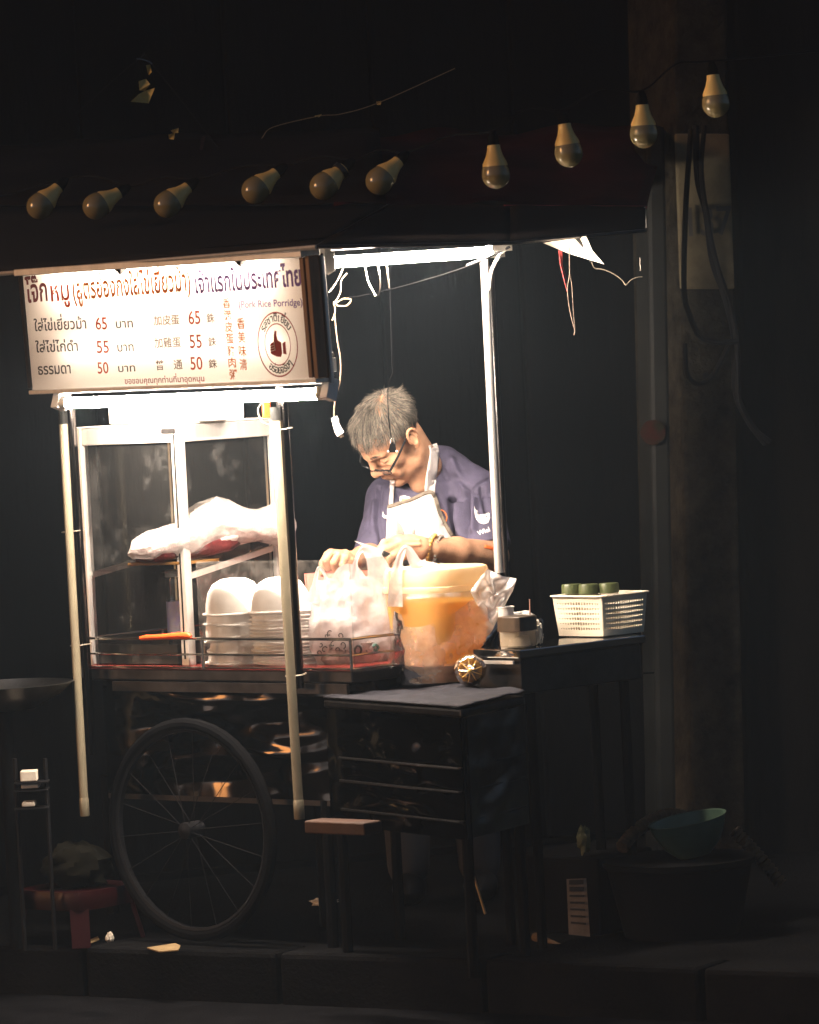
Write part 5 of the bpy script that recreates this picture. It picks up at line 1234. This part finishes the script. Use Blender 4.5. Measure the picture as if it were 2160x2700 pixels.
# prints on shirt and apron
lw_ = PM('print_white', (.75, .72, .72), .6)
drape('chest_logo', [(1010, 1348), (1012, 1360), (1018, 1364), (1022, 1362), (1022, 1368), (1014, 1370), (1008, 1364), (1008, 1354)], lw_, shirt_o, .0022, 5, .001) if False else None
ORG[shirt_o] = PO
drape('chest_logo', [(1010, 1347), (1013, 1358), (1022, 1360), (1022, 1367), (1013, 1367), (1008, 1360)], lw_, shirt_o, .003, 5, .001)
drape('crest', [(1052, 1340), (1055, 1308), (1068, 1307), (1082, 1311), (1082, 1335)], lw_, shirt_o, .003, 6, .001)
drape('crest_centre', [(1057, 1336), (1059, 1313), (1080, 1315), (1079, 1332)], PM('print_gold', (.62, .48, .16), .6), shirt_o, .0045, 6, .001)
drape('sleeve_logo', [(1251, 1335), (1254, 1344), (1260, 1346), (1257, 1356), (1262, 1358), (1276, 1356), (1290, 1352), (1293, 1365), (1288, 1378), (1276, 1382), (1264, 1378), (1256, 1368), (1252, 1352)], lw_, shirt_o, .003, 6, .001)
wv, wf = text2d('Wiel', .02)
def drape_text(v, f, o, ux, uy, s):
    pts = []
    for q in v:
        x, y = o[0] + (ux[0] * q[0] + uy[0] * q[1]) * s, o[1] + (ux[1] * q[0] + uy[1] * q[1]) * s
        h = on_surface(bvh_sh, x, y, .003); pts.append(h if h is not None and h.y < 12.2 else P(x, y, 11.95))
    return mesh_obj('sleeve_lettering', pts, f, lw_, shirt_o, smooth=False)
drape_text(wv, wf, (1262, 1412), (.95, -.36), (-.36, -.95), 17)
arcp = [(1160 + 18 * math.cos(a), 1365 + 21 * math.sin(a)) for a in [math.radians(d) for d in range(-80, 81, 16)]]
ribbon('badge_ring', arcp, 3, PM('print_orange', (.7, .18, .03), .6), shirt_o, .0025, .001)
ribbon('sleeve_hem', [(1262, 1432), (1285, 1432), (1312, 1438)], 10, lw_, shirt_o, .002, .002)
ribbon('sleeve_lining', [(1278, 1441), (1296, 1445), (1318, 1454)], 8, PM('orange_lining', (.7, .12, .02), .6), shirt_o, .001, .002, bvh_all)
gp = PM('print_grey', (.38, .34, .30), .7)
drape('apron_print', [(1046, 1361), (1050, 1378), (1056, 1382), (1060, 1390), (1066, 1404), (1064, 1412), (1046, 1412), (1044, 1390)], gp, ap, .0115, 6, .001)
drape('apron_print', [(1084, 1398), (1095, 1395), (1094, 1408), (1086, 1408)], gp, ap, .0115, 6, .001)

# ------------------------------------------------------------------ hair
rg = np.random.default_rng(5)
whorl = np.array((0.006, 0.050, 0.118))
def hair_mesh(N=12500):
    vs, fs, fm = [], [], []; b = 0; cnt = 0
    C0, RR = np.array((0, .006, .050)), np.array((.0775, .095, .083))
    while cnt < N:
        d = rg.normal(size=3); d /= np.linalg.norm(d); p = C0 + d * RR
        x, y, z = p
        # hairline: forehead edge, temples, round the ear, nape
        front = .087 - .35 * max(0, abs(x) - .03)
        if y < -.035 and z < front - .012 * rg.random(): continue
        if -.035 <= y < .045 and z < .040 + (.02 if y < -.01 else 0) - .008 * rg.random(): continue
        if y >= .045 and z < -.035: continue
        n = d / RR; n /= np.linalg.norm(n)
        w = p - whorl; dist = np.linalg.norm(w)
        if dist < .02 and rg.random() < .35: continue
        t = w - n * (w @ n); t /= max(np.linalg.norm(t), 1e-6); sw = np.cross(n, t); t = t + .35 * sw; t /= np.linalg.norm(t)
        side = abs(x) / .078
        Lh = (.040 - .014 * side) * (1 + .3 * rg.normal() * .5)
        if z < .05: Lh *= .55
        if y < -.045: Lh *= 1.0
        clump = np.array(noise.noise_vector(Vector(p * 45))) * .55
        lift = .40 + .20 * (y < -.03)
        if dist < .05: Lh *= .75
        dirv = t + n * lift + clump * .75 + rg.normal(size=3) * .15; dirv /= np.linalg.norm(dirv)
        pts = [p - n * .002]; q = p.copy(); seg = Lh / 5
        for k in range(5):
            q = q + dirv * seg; pts.append(q.copy()); dirv = dirv - n * .17 + clump * .06; dirv /= np.linalg.norm(dirv)
        r0 = .00052 + .0003 * rg.random(); u = rg.random(); shade = noise.noise(Vector(p * 30))
        m = 0 if u < .45 else (1 if u < .80 - .2 * shade else 2)
        if z < .055 or (y > .03 and z < .08): m = 1 if rg.random() < .75 else 0  # darker strands low and at the back: shade put into the hair colour
        e1 = np.cross(dirv, n); e1 /= max(np.linalg.norm(e1), 1e-6); e2 = n
        for k, pp in enumerate(pts):
            r = r0 * (1 - .75 * k / 5)
            for a in range(3):
                an = 2.094 * a; vs.append(HC + HR @ ((pp + e1 * r * math.cos(an) + e2 * r * math.sin(an)) * HS))
        for k in range(5):
            for a in range(3):
                a2 = (a + 1) % 3; fs.append((b + k * 3 + a, b + k * 3 + a2, b + k * 3 + 3 + a2, b + k * 3 + 3 + a)); fm.append(m)
        b += 18; cnt += 1
    return np.array(vs), fs, fm
hv, hf, hm = hair_mesh()
mesh_obj('hair', hv, hf, None, person, sharp=None, mats=[M['hair1'], M['hair2'], M['hair3']], fmat=hm)
# eyebrows
mb = MB()
for s in (-1, 1):
    for k in range(46):
        u = rg.random(); p = np.array((s * (.014 + .032 * u), -.1055 + .020 * u * u + .002 * rg.random(), .030 + .006 * math.sin(u * 3) + .005 * rg.random()))
        q = p + np.array((s * .007, .001, .002 * rg.normal())); mb.tube([H(*p), H(*q)], [.0006, .0002], 4, cap=False)
mb.build('eyebrows', M['hair2'], person)
# spectacles low on the nose
gl = thing('spectacles', V(*H(0, -.118, -.014)), 'black rimmed spectacles low on the man\'s nose', 'spectacles')
mb_r = []
for s in (-1, 1):
    rim = [(s * (.036 + .0255 * math.copysign(abs(math.cos(a)) ** .7, math.cos(a))), -.116 + .010 * abs(math.cos(a)) * (1 if math.cos(a) * 1 > 0 else 0) + .004 * (1 - math.sin(a)), -.016 + .0155 * math.copysign(abs(math.sin(a)) ** .8, math.sin(a))) for a in [2 * math.pi * k / 24 for k in range(25)]]
    pts = [V(*H(*q)) for q in rim]; MB().tube(pts, [.0030 if i <= 12 else .0012 for i in range(25)], 6).build('rim', M['glassblk'], gl)
    c = sum(pts[:-1], V(0, 0, 0)) / 24; MB().add([c] + pts[:-1], [(0, i + 1, (i + 1) % 24 + 1) for i in range(24)]).build('lens', M['lens'], gl)
    MB().tube([V(*H(s * .0615, -.106, -.012)), V(*H(s * .0690, -.100, -.008)), V(*H(s * .079, -.06, .006)), V(*H(s * .083, -.01, .022)), V(*H(s * .083, .012, .020))], [.0034, .0044, .0042, .0034, .0026], 6, flat=.7).build('temple', M['glassblk'], gl)
MB().tube([V(*H(-.012, -.115, -.010)), V(*H(0, -.121, -.007)), V(*H(.012, -.115, -.010))], .002, 6).build('bridge', M['glassblk'], gl)
# bead bracelets
def bracelet(label_mat, top, bot, y, R, nb, br, mats):
    a, b = A(*top, y), A(*bot, y); c = (a + b) / 2; up = (b - a) / 2; rr = np.linalg.norm(up); ax = np.array((.25, 1, 0.0)); ax = ax / np.linalg.norm(ax)
    root = thing('bracelet', V(*c), label_mat, 'bracelet', None)
    me = None
    for k in range(nb):
        t = 2 * math.pi * k / nb; p = c + up * 1.06 * math.cos(t) + ax * rr * 1.22 * math.sin(t) + np.array((0, -.006, 0))
        if me is None:
            o = MB().sphere((0, 0, 0), br, 10, 7).build('bead', mats, root); o.location = V(*p) - ORG[root]; 
            me = o.data; me.transform(Matrix.Translation(ORG[root]))
        else:
            o = bpy.data.objects.new('bead', me); COL.objects.link(o); o.parent = root; o.location = V(*p) - ORG[root]
bracelet('yellow wooden bead bracelet on the wrist nearest the hand', (1146, 1414), (1133, 1478), 11.745, 0, 20, .0062, M['bead1'])
bracelet('grey stone bead bracelet higher on the same wrist', (1163, 1417), (1153, 1486), 11.765, 0, 20, .0060, M['bead2'])
# knife in the hand
kn_ = thing('knife', P(980, 1446, 11.67), 'kitchen knife held in the vendor\'s hand, pale blade pointing left', 'knife')
ka, kb = P(934, 1426, 11.60), P(1008, 1458, 11.64); kd_ = (kb - ka).normalized(); ks = kd_.cross(V(0, 1, 0)).normalized(); ks = ks if ks.z > 0 else -ks
MB().add([ka, ka.lerp(kb, .5) + ks * .005, kb + ks * .009, kb - ks * .009, ka.lerp(kb, .5) - ks * .006] + [q + V(0, .0016, 0) for q in (ka, ka.lerp(kb, .5) + ks * .005, kb + ks * .009, kb - ks * .009, ka.lerp(kb, .5) - ks * .006)],
         [(0, 1, 2, 3, 4), (9, 8, 7, 6, 5), (0, 5, 6, 1), (1, 6, 7, 2), (2, 7, 8, 3), (3, 8, 9, 4), (4, 9, 5, 0)]).build('blade', M['blade'], kn_, smooth=False)
MB().tube([kb, kb + kd_ * .09], .009, 8).build('handle', M['blackpl'], kn_)
# trousers and shoes (hidden behind the cart from the front)
tv = Vol(np.array((PO.x - .3, 12.0, .05)), np.array((PO.x + .3, 12.5, .95)), .014)
for s in (-1, 1): tv.cone((PO.x + s * .09, 12.24, .82), (PO.x + s * .10, 12.24, .10), .095, .06, .03)
tv.cone((PO.x - .07, 12.23, .84), (PO.x + .07, 12.23, .84), .125, .125, .05)
v_, f_ = tv.mesh(); mesh_obj('trousers', v_, f_, M['trouser'], person, sharp=None)
for s in (-1, 1):
    mbs = MB().sphere((PO.x + s * .10, 12.18, .045), .05, 12, 8, 1, 2.4, .9); mbs.build('shoe', M['black'], person)
# ------------------------------------------------------------------ wires and hanging things under the canopy
wire('power_cord', [(1030, 600, 11.62), (1028, 700, 11.62), (1030, 820, 11.62), (1034, 960, 11.62), (1036, 980, 11.62), (1024, 1020, 11.62), (1024, 1090, 11.62), (1032, 1160, 11.62)], .0015, M['matteblack'], 'thin black cord hanging down in front of the man\'s face', 'cord')
clip = thing('cord_clip', P(1035, 1180, 11.62), 'small black bulldog clip at the end of the hanging black cord', 'clip')
MB().hexa([P(1023, 1193, 11.61), P(1046, 1193, 11.61), P(1046, 1193, 11.63), P(1023, 1193, 11.63), P(1030, 1166, 11.61), P(1042, 1166, 11.61), P(1042, 1166, 11.63), P(1030, 1166, 11.63)]).build('jaw', M['matteblack'], clip, smooth=False)
for dx in (-1, 1):
    MB().tube([P(1035 + dx * 5, 1170, 11.61), P(1035 + dx * 4, 1156, 11.61)], .0012, 6).build('wire_handle', M['rod'], clip)
    MB().sphere(P(1035 + dx * 11, 1190, 11.605), .0024, 8, 6).build('rivet', M['white'], clip)
wire('hook_wire', [(962, 700, 11.45), (970, 740, 11.45), (985, 770, 11.45), (992, 780, 11.45), (1000, 772, 11.45), (1003, 740, 11.45), (996, 700, 11.45)], .0022, M['rod'], 'bent steel hook hanging left under the lit tube', 'hook', seg=6)
wire('hook_wire', [(1018, 690, 11.48), (1023, 730, 11.48), (1027, 760, 11.48)], .0026, M['rod'], 'short straight steel hook hanging under the middle of the lit tube', 'hook')
wire('stay_wire', [(1345, 648, 11.6), (1290, 680, 11.58), (1180, 720, 11.5), (1060, 755, 11.42), (960, 778, 11.38), (920, 784, 11.36)], .0012, M['matteblack'], 'thin wire strung from the lamp bracket down to the sign', 'wire')
wire('stay_wire', [(1345, 650, 11.56), (1310, 668, 11.56), (1270, 685, 11.56), (1230, 700, 11.56)], .0040, M['blackpl'], 'black cable entering the lamp bracket above the right upright', 'cable')
wire('stay_wire', [(1340, 652, 11.58), (1318, 672, 11.58), (1296, 715, 11.58), (1288, 765, 11.58)], .0048, M['whitegl'], 'thick white cable bent down along the right upright', 'cable')
wire('tie_ribbon', [(885, 800, 11.36), (905, 788, 11.36), (925, 790, 11.36), (915, 805, 11.36), (892, 806, 11.36), (880, 796, 11.36), (884, 820, 11.36), (876, 845, 11.36)], .0022, PM('tie_straw', (.25, .19, .11), .7), 'knotted straw coloured tie beside the sign', 'tie')
wire('black_cable', [(846, 668, 10.92), (852, 720, 10.92), (858, 790, 10.92), (862, 850, 10.92)], .0055, M['blackpl'], 'thick black cable down the side of the menu sign', 'cable')
ringpts = [(850 + 23 * math.cos(t), 866 + 32 * math.sin(t), 10.90) for t in [2 * math.pi * k / 16 for k in range(17)]]
wire('cable_coil', ringpts, .0032, M['blackpl'], 'black cable coiled in a ring on the side of the sign', 'cable', seg=3)
wire('black_cable', [(858, 890, 10.9), (852, 915, 10.9), (845, 935, 10.9), (850, 960, 10.92), (862, 985, 10.94), (866, 1020, 10.94), (872, 1048, 10.94)], .0030, M['blackpl'], 'black cable below the coiled ring on the sign side', 'cable')
wire('electric_cord', [(905, 705, 11.3), (895, 730, 11.3), (880, 755, 11.3), (868, 770, 11.28)], .002, M['cabw'], 'short white cord slanting from the tube end to the sign', 'cord')
wire('electric_cord', [(915, 720, 11.32), (900, 740, 11.32), (898, 770, 11.32), (882, 800, 11.32)], .002, M['cabw'], 'wavy white cord beside the short slanting one', 'cord')
wire('electric_cord', [(843, 745, 10.92), (850, 765, 10.91), (846, 780, 10.91), (832, 780, 10.9)], .0026, M['cabw'], 'white cord looped against the sign side near its top', 'cord')
wire('lamp_cord', [(882, 830, 11.34), (890, 900, 11.34), (898, 950, 11.34), (897, 1000, 11.34), (886, 1045, 11.34), (881, 1080, 11.34), (882, 1102, 11.34)], .0022, PM('tan_cord', (.12, .085, .055), .7), 'tan lamp cord hanging beside the sign with a white plug', 'cord')
plg = thing('cord_connector', P(891, 1122, 11.34), 'white plug connector hanging at the end of the tan cord', 'plug')
MB().tube([P(881, 1100, 11.34), P(884, 1107, 11.34), P(886, 1118, 11.34), P(893, 1136, 11.34), P(899, 1145, 11.34)], [.0085, .0095, .0085, .0105, .0105], 12).build('shell', M['whitegl'], plg)
MB().tube([P(897, 1142, 11.34), P(902, 1153, 11.34)], .0055, 8).build('prong', M['brown2'], plg)
jb = thing('junction_box', P(868, 970, 10.94), 'small cream lamp holder at the lower right of the sign', 'lamp holder')
o = MB().box(P(862, 955, 10.96), sS, sT, sN, .028, .05, .03).build('shell', M['pvc'], jb, smooth=False); bevel(o, .003)
o = MB().box(P(876, 962, 10.95), sS, sT, sN, .012, .036, .02).build('terminal', M['whitegl'], jb, smooth=False); bevel(o, .002)
MB().tube([P(850, 1018, 10.92), P(852, 1044, 10.92)], .019, 14).build('round_end', M['pvc'], jb)
# card, ribbons and string under the right of the canopy
cd = mesh_obj('white_card', [P(1434, 641, 11.75), P(1546, 622, 11.45), P(1562, 660, 11.42), P(1594, 697, 11.35), P(1572, 690, 11.38), P(1500, 668, 11.55)], [(0, 1, 2, 5), (5, 2, 3, 4)], M['paper'], None, smooth=False); solidify(cd, .002); tag(cd, 'tilted white card hanging under the right end of the canopy', 'card')
wire('hanging_string', [(1500, 628, 11.5), (1502, 680, 11.5), (1502, 725, 11.5), (1497, 760, 11.5), (1500, 800, 11.5), (1508, 840, 11.5), (1516, 870, 11.5), (1514, 884, 11.5)], .0018, M['string'], 'left strand of the pale string hanging under the canopy', 'string')
wire('hanging_string', [(1503, 722, 11.5), (1508, 750, 11.5), (1511, 790, 11.5), (1513, 830, 11.5), (1517, 866, 11.5)], .0016, M['string'], 'right strand of the pale string splitting off halfway down', 'string')
rb = mesh_obj('red_ribbon', [P(1473, 660, 11.56), P(1482, 660, 11.56), P(1484, 700, 11.56), P(1494, 735, 11.56), P(1497, 775, 11.56), P(1488, 740, 11.55), P(1478, 700, 11.55)], [(0, 1, 2, 6), (6, 2, 3, 5), (5, 3, 4)], PM('ribbon_red', (.45, .05, .05), .6), None, smooth=False); solidify(rb, .0012); tag(rb, 'torn red ribbon hanging beside the pale string', 'ribbon')
wire('black_cable', [(1516, 625, 11.5), (1535, 645, 11.48), (1553, 668, 11.48), (1560, 690, 11.48)], .0046, M['blackpl'], 'black cable crossing the hanging white card', 'cable')
wire('thin_wire', [(1560, 690, 11.48), (1568, 706, 11.5), (1590, 710, 11.5), (1615, 720, 11.5), (1638, 736, 11.5), (1651, 752, 11.5)], .0014, M['cabw'], 'pale wire drooping right from the black cable', 'wire')
wire('thin_wire', [(1652, 751, 11.5), (1664, 738, 11.5), (1680, 731, 11.5), (1694, 730, 11.5)], .0012, M['cabw'], 'short pale wire curving up to the door post', 'wire')
wire('thin_wire', [(1688, 678, 11.6), (1690, 714, 11.6)], .0016, M['cabw'], 'straight bit of pale wire near the door post', 'wire')
wire('stay_wire', [(-40, 714, 11.9), (20, 713, 11.85), (49, 712, 11.82)], .0026, M['alu'], 'bright wire running off the left end of the sign', 'wire')
cn2 = MB().add([P(58, 711, 11.74), P(77, 709, 11.74), P(64, 722, 11.74), P(66, 713, 11.70)], [(0, 1, 2), (0, 3, 1), (1, 3, 2), (2, 3, 0)]).build('corner_clip', M['alu'], None, smooth=False); tag(cn2, 'small pointed metal clip at the top left corner of the sign', 'clip')
# scraps of ribbon and paper caught on wires high up
mats_s = PM('yellow_scrap', (.55, .42, .14), .7)
scr = [(345, 268, [(345, 268), (392, 272), (408, 232), (386, 238), (366, 248)], 'yellow paper scrap caught high on the upper left wires'),
       (375, 225, [(366, 214), (385, 208), (396, 222), (382, 240), (368, 238)], 'dull yellow scrap just above the bright one on the upper left'),
       (390, 180, [(385, 172), (396, 170), (400, 190), (392, 198)], 'rusty scrap above the yellow ones on the upper left'),
       (458, 352, [(444, 355), (462, 350), (458, 368), (446, 366)], 'pale scrap above the fourth bulb gap on the left'),
       (464, 342, [(450, 344), (471, 337), (470, 350), (456, 350)], 'lighter scrap just above the pale scrap on the left'),
       (582, 410, [(570, 405), (592, 406), (590, 414), (572, 412)], 'small olive scrap left of the fifth bulb'),
       (838, 305, [(830, 306), (848, 302), (842, 308)], 'tiny scrap on the high wire left of centre'),
       (1000, 272, [(992, 268), (1006, 266), (1004, 276), (994, 276)], 'tiny pale scrap on the high wire near the centre')]
for x, y, pl_, lb_ in scr:
    o = mesh_obj('paper_scrap', [P(a, b, 12.5 + .02 * (i % 2)) for i, (a, b) in enumerate(pl_)], [tuple(range(len(pl_)))], mats_s, None, smooth=False); solidify(o, .0015); tag(o, lb_, 'paper scrap')
o = mesh_obj('red_streamer', [P(532, 360, 12.5), P(542, 358, 12.5), (P(530, 416, 12.5)), P(523, 416, 12.5)], [(0, 1, 2, 3)], M['redpl'], None, smooth=False); solidify(o, .001); tag(o, 'short red streamer hanging above the canopy', 'streamer')
wire('high_wire', [(200, 300, 12.52), (366, 155, 12.52), (400, 168, 12.52), (600, 420, 12.52)], .0015, M['black'], 'black wire holding the paper scraps on the upper left', 'wire')
wire('high_wire', [(360, 155, 12.5), (380, 158, 12.5), (402, 167, 12.5)], .0018, M['rod'], 'short shiny wire above the paper scraps', 'wire')
wire('high_wire', [(690, 365, 12.5), (720, 335, 12.5), (840, 306, 12.5), (900, 300, 12.5), (1000, 270, 12.5), (1200, 180, 12.5)], .0012, PM('dull_wire', (.2, .15, .08), .6), 'thin dull wire slanting up across the dark above the bulbs', 'wire')

# ------------------------------------------------------------------ things in the dark near the ground
stz = PZ(170, 2488, 0); sy0 = stz.y
stl = thing('plastic_stool', V(stz.x, stz.y, 0), 'red plastic stool on the pavement left of the wheel', 'stool')
stop = P(205, 2335, sy0 + .05); hs_ = stop.z; sc_ = V(stop.x, stop.y, 0)
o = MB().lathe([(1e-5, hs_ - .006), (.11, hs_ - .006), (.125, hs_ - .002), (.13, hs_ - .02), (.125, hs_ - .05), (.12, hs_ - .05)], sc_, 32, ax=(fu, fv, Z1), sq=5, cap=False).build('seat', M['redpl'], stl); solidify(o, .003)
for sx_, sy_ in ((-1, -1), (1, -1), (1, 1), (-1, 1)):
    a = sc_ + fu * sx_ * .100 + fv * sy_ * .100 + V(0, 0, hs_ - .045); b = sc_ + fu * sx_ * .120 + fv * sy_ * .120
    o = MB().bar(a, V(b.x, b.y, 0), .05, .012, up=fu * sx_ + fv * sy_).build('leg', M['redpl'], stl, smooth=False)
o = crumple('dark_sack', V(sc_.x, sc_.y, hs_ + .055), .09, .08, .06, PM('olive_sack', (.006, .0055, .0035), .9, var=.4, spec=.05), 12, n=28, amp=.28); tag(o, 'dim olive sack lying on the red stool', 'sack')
def flat_scrap(name, pl_, label, cat, mat, z=.006):
    o = mesh_obj(name, [PZ(a, b, z + .004 * (i % 2)) for i, (a, b) in enumerate(pl_)], [tuple(range(len(pl_)))], mat, None, smooth=False); solidify(o, .003); tag(o, label, cat)
flat_scrap('cardboard_piece', [(388, 2500), (462, 2488), (476, 2494), (470, 2506), (420, 2510)], 'flat piece of cardboard on the pavement edge', 'cardboard', M['card'])
flat_scrap('paper_litter', [(230, 2482), (258, 2470), (262, 2478), (240, 2486)], 'scrap of pale litter left of the upright one on the ground', 'litter', M['card'])
o = crumple('paper_litter', PZ(290, 2474, .012), .010, .01, .014, M['paper'], 2); tag(o, 'small upright crumpled litter on the ground by the stool', 'litter')
o = crumple('crumpled_paper', PZ(855, 2378, .012) , .032, .03, .009, M['paper'], 21, amp=.7); tag(o, 'crumpled white paper on the pavement under the side table', 'paper')
# foam boxes and a wok rim at the far left
wk = P(70, 1812, 11.5); wok = thing('steel_wok', V(wk.x, wk.y, 0), 'wide steel pan whose bright rim shows at the far left', 'pan')
MB().lathe([(1e-5, -.07), (.08, -.065), (.15, -.03), (.185, 0), (.19, .002), (.183, .002), (.15, -.026), (.08, -.06), (1e-5, -.066)], P(10, 1806, 11.7), 40, cap=False).build('bowl', M['steel2'], wok)
q = P(10, 1806, 11.7); MB().tube([V(q.x, q.y, 0), V(q.x, q.y, q.z - .068)], .02, 14).build('burner_stand', M['matteblack'], wok)
for i, (pyt, pyb, x0, x1) in enumerate(((2030, 2060, 56, 84), (2064, 2078, 58, 90), (2112, 2126, 60, 80))):
    a, b = P(x0, pyb, 11.6), P(x1 + 14, pyt, 11.6)
    o = MB().box((a + b) / 2, V(1, 0, 0), V(0, 1, 0), Z1, abs(b.x - a.x), .05, abs(b.z - a.z)).build('foam_tub', M['paper'], None, smooth=False); bevel(o, .003); tag(o, ('uppermost', 'middle', 'lowest')[i] + ' pale tub on the dark rack at the far left', 'tub', 'pale tubs at the far left')
rk = thing('dark_rack', P(80, 2200, 11.65), 'dark rack holding pale tubs at the far left', 'rack')
for py_ in (2062, 2082, 2130): MB().box(P(84, py_, 11.6), V(1, 0, 0), V(0, 1, 0), Z1, .09, .07, .004).build('shelf', M['black'], rk, smooth=False)
for px__ in (44, 124):
    q = P(px__, 2100, 11.62); MB().tube([V(q.x, q.y, 0), V(q.x, q.y, P(px__, 2000, 11.62).z)], .006, 6).build('upright', M['black'], rk)
# bin, bowl, hose and label at the lower right
bz0 = PZ(1760, 2480, 0); by = 11.3
binn = thing('black_bin', P(1700, 2480, by), 'black rubbish bin carrying the green bowl at lower right', 'bin'); ORG[binn] = V(*binn.location)
bt = P(1790, 2262, by); bb = V(bt.x, bt.y, 0)
MB().lathe([(1e-5, .0), (.15, .0), (.19, bt.z - .02), (.20, bt.z - .015), (.20, bt.z), (1e-5, bt.z)], bb, 28, cap=False).build('drum', M['matteblack'], binn)
gb = P(1832, 2262, by - .02); gbt = P(1832, 2160, by - .02)
hgt = gbt.z - gb.z; lean = (V(-.16, -.05, 1)).normalized(); gx, gy_, gz = frame_of(lean)
g = MB().lathe([(1e-5, .0), (.045, .0), (.075, .03), (.095, .07), (.101, .095), (.104, .097), (.098, .096), (.09, .068), (.07, .033), (.04, .006), (1e-5, .005)], V(gb.x, gb.y, bt.z + .008), 36, ax=(gx, gy_, gz), cap=False).build('green_bowl', M['greenb']); tag(g, 'sea green plastic bowl tilted on top of the black bin', 'bowl')
def hose(pts, label):
    c = spline([P(*q) for q in pts], 14); mb = MB(); mb.tube(c, [.017 + .0028 * math.sin(i * 2.1) for i in range(len(c))], 10); o = mb.build('ribbed_hose', M['hose']); tag(o, label, 'hose')
hose([(1640, 2235, 11.35), (1668, 2200, 11.4), (1710, 2168, 11.45), (1768, 2148, 11.5), (1830, 2160, 11.55)], 'ribbed hose arching left of the green bowl')
hose([(1935, 2190, 11.5), (1975, 2230, 11.5), (2020, 2280, 11.5), (2060, 2330, 11.5)], 'ribbed hose sloping down right of the green bowl')
lbp = thing('paper_notice', P(1525, 2400, 11.25), 'narrow pale printed notice strip hanging low at right', 'notice')
q4 = [P(1494, 2318, 11.25), P(1546, 2316, 11.25), P(1556, 2470, 11.25), P(1500, 2464, 11.25)]
o = mesh_obj('strip', q4, [(3, 2, 1, 0)], PM('notice_paper', (.20, .165, .13), .8, var=.2, vscale=20), lbp, smooth=False); solidify(o, .002)
for k in range(7):
    t = .06 + .12 * k; a = q4[0].lerp(q4[3], t); b = q4[1].lerp(q4[2], t)
    MB().bar(a.lerp(b, .12) - V(0, .003, 0), a.lerp(b, .85) - V(0, .003, 0), .012 if k < 2 else .005, .001, up=V(0, -1, 0)).build('print_line', M['inkblk'], lbp, smooth=False)
crate = thing('black_crate', P(1560, 2480, 11.4), 'dark crate behind the hanging notice at lower right', 'crate'); cz = P(1520, 2255, 11.4)
o = MB().box(V(cz.x + .03, cz.y + .1, cz.z / 2), fu, fv, Z1, .26, .24, cz.z).build('shell', M['matteblack'], crate, smooth=False); bevel(o, .008)
o = crumple('leafy_scrap', P(1540, 2215, 11.36), .016, .012, .034, PM('olive_leaf', (.10, .09, .03), .7), 31); tag(o, 'limp olive leaf scrap on the dark crate', 'leaf')
o = MB().tube([P(1236, 2270, 11.3), P(1262, 2350, 11.28), P(1280, 2410, 11.26)], .004, 6).build('bamboo_stick', M['card']); tag(o, 'thin stick leaning beneath the side table', 'stick')
o = MB().tube([P(1410, 2470, 11.3), P(1500, 2510, 11.2)], .012, 8).build('hose_end', M['hose']); tag(o, 'dull pipe lying on the ground below the notice', 'pipe')
o = crumple('grey_rag', P(1262, 2150, 11.25), .022, .02, .022, PM('rag', (.09, .09, .1), .8), 17); tag(o, 'small grey rag hanging under the right of the side table', 'rag')
# ------------------------------------------------------------------ thin haze added to lift the blacks and glow round the tubes
hz, hnt, hout = newmat('haze'); pv = hnt.nodes.new('ShaderNodeVolumePrincipled'); pv.inputs['Color'].default_value = (0.62, 0.82, 1.0, 1)
pv.inputs['Density'].default_value = 0.0042; pv.inputs['Anisotropy'].default_value = 0.0
hnt.links.new(pv.outputs[0], hout.inputs['Volume'])
ho = MB().hexa([V(-14, -6, -1.2), V(14, -6, -1.2), V(14, 26, -1.2), V(-14, 26, -1.2), V(-14, -6, 8.2), V(14, -6, 8.2), V(14, 26, 8.2), V(-14, 26, 8.2)]).build('haze', hz, None, smooth=False)
tag(ho, 'thin haze added around the whole street corner to lift its blacks', 'haze', kind='stuff')
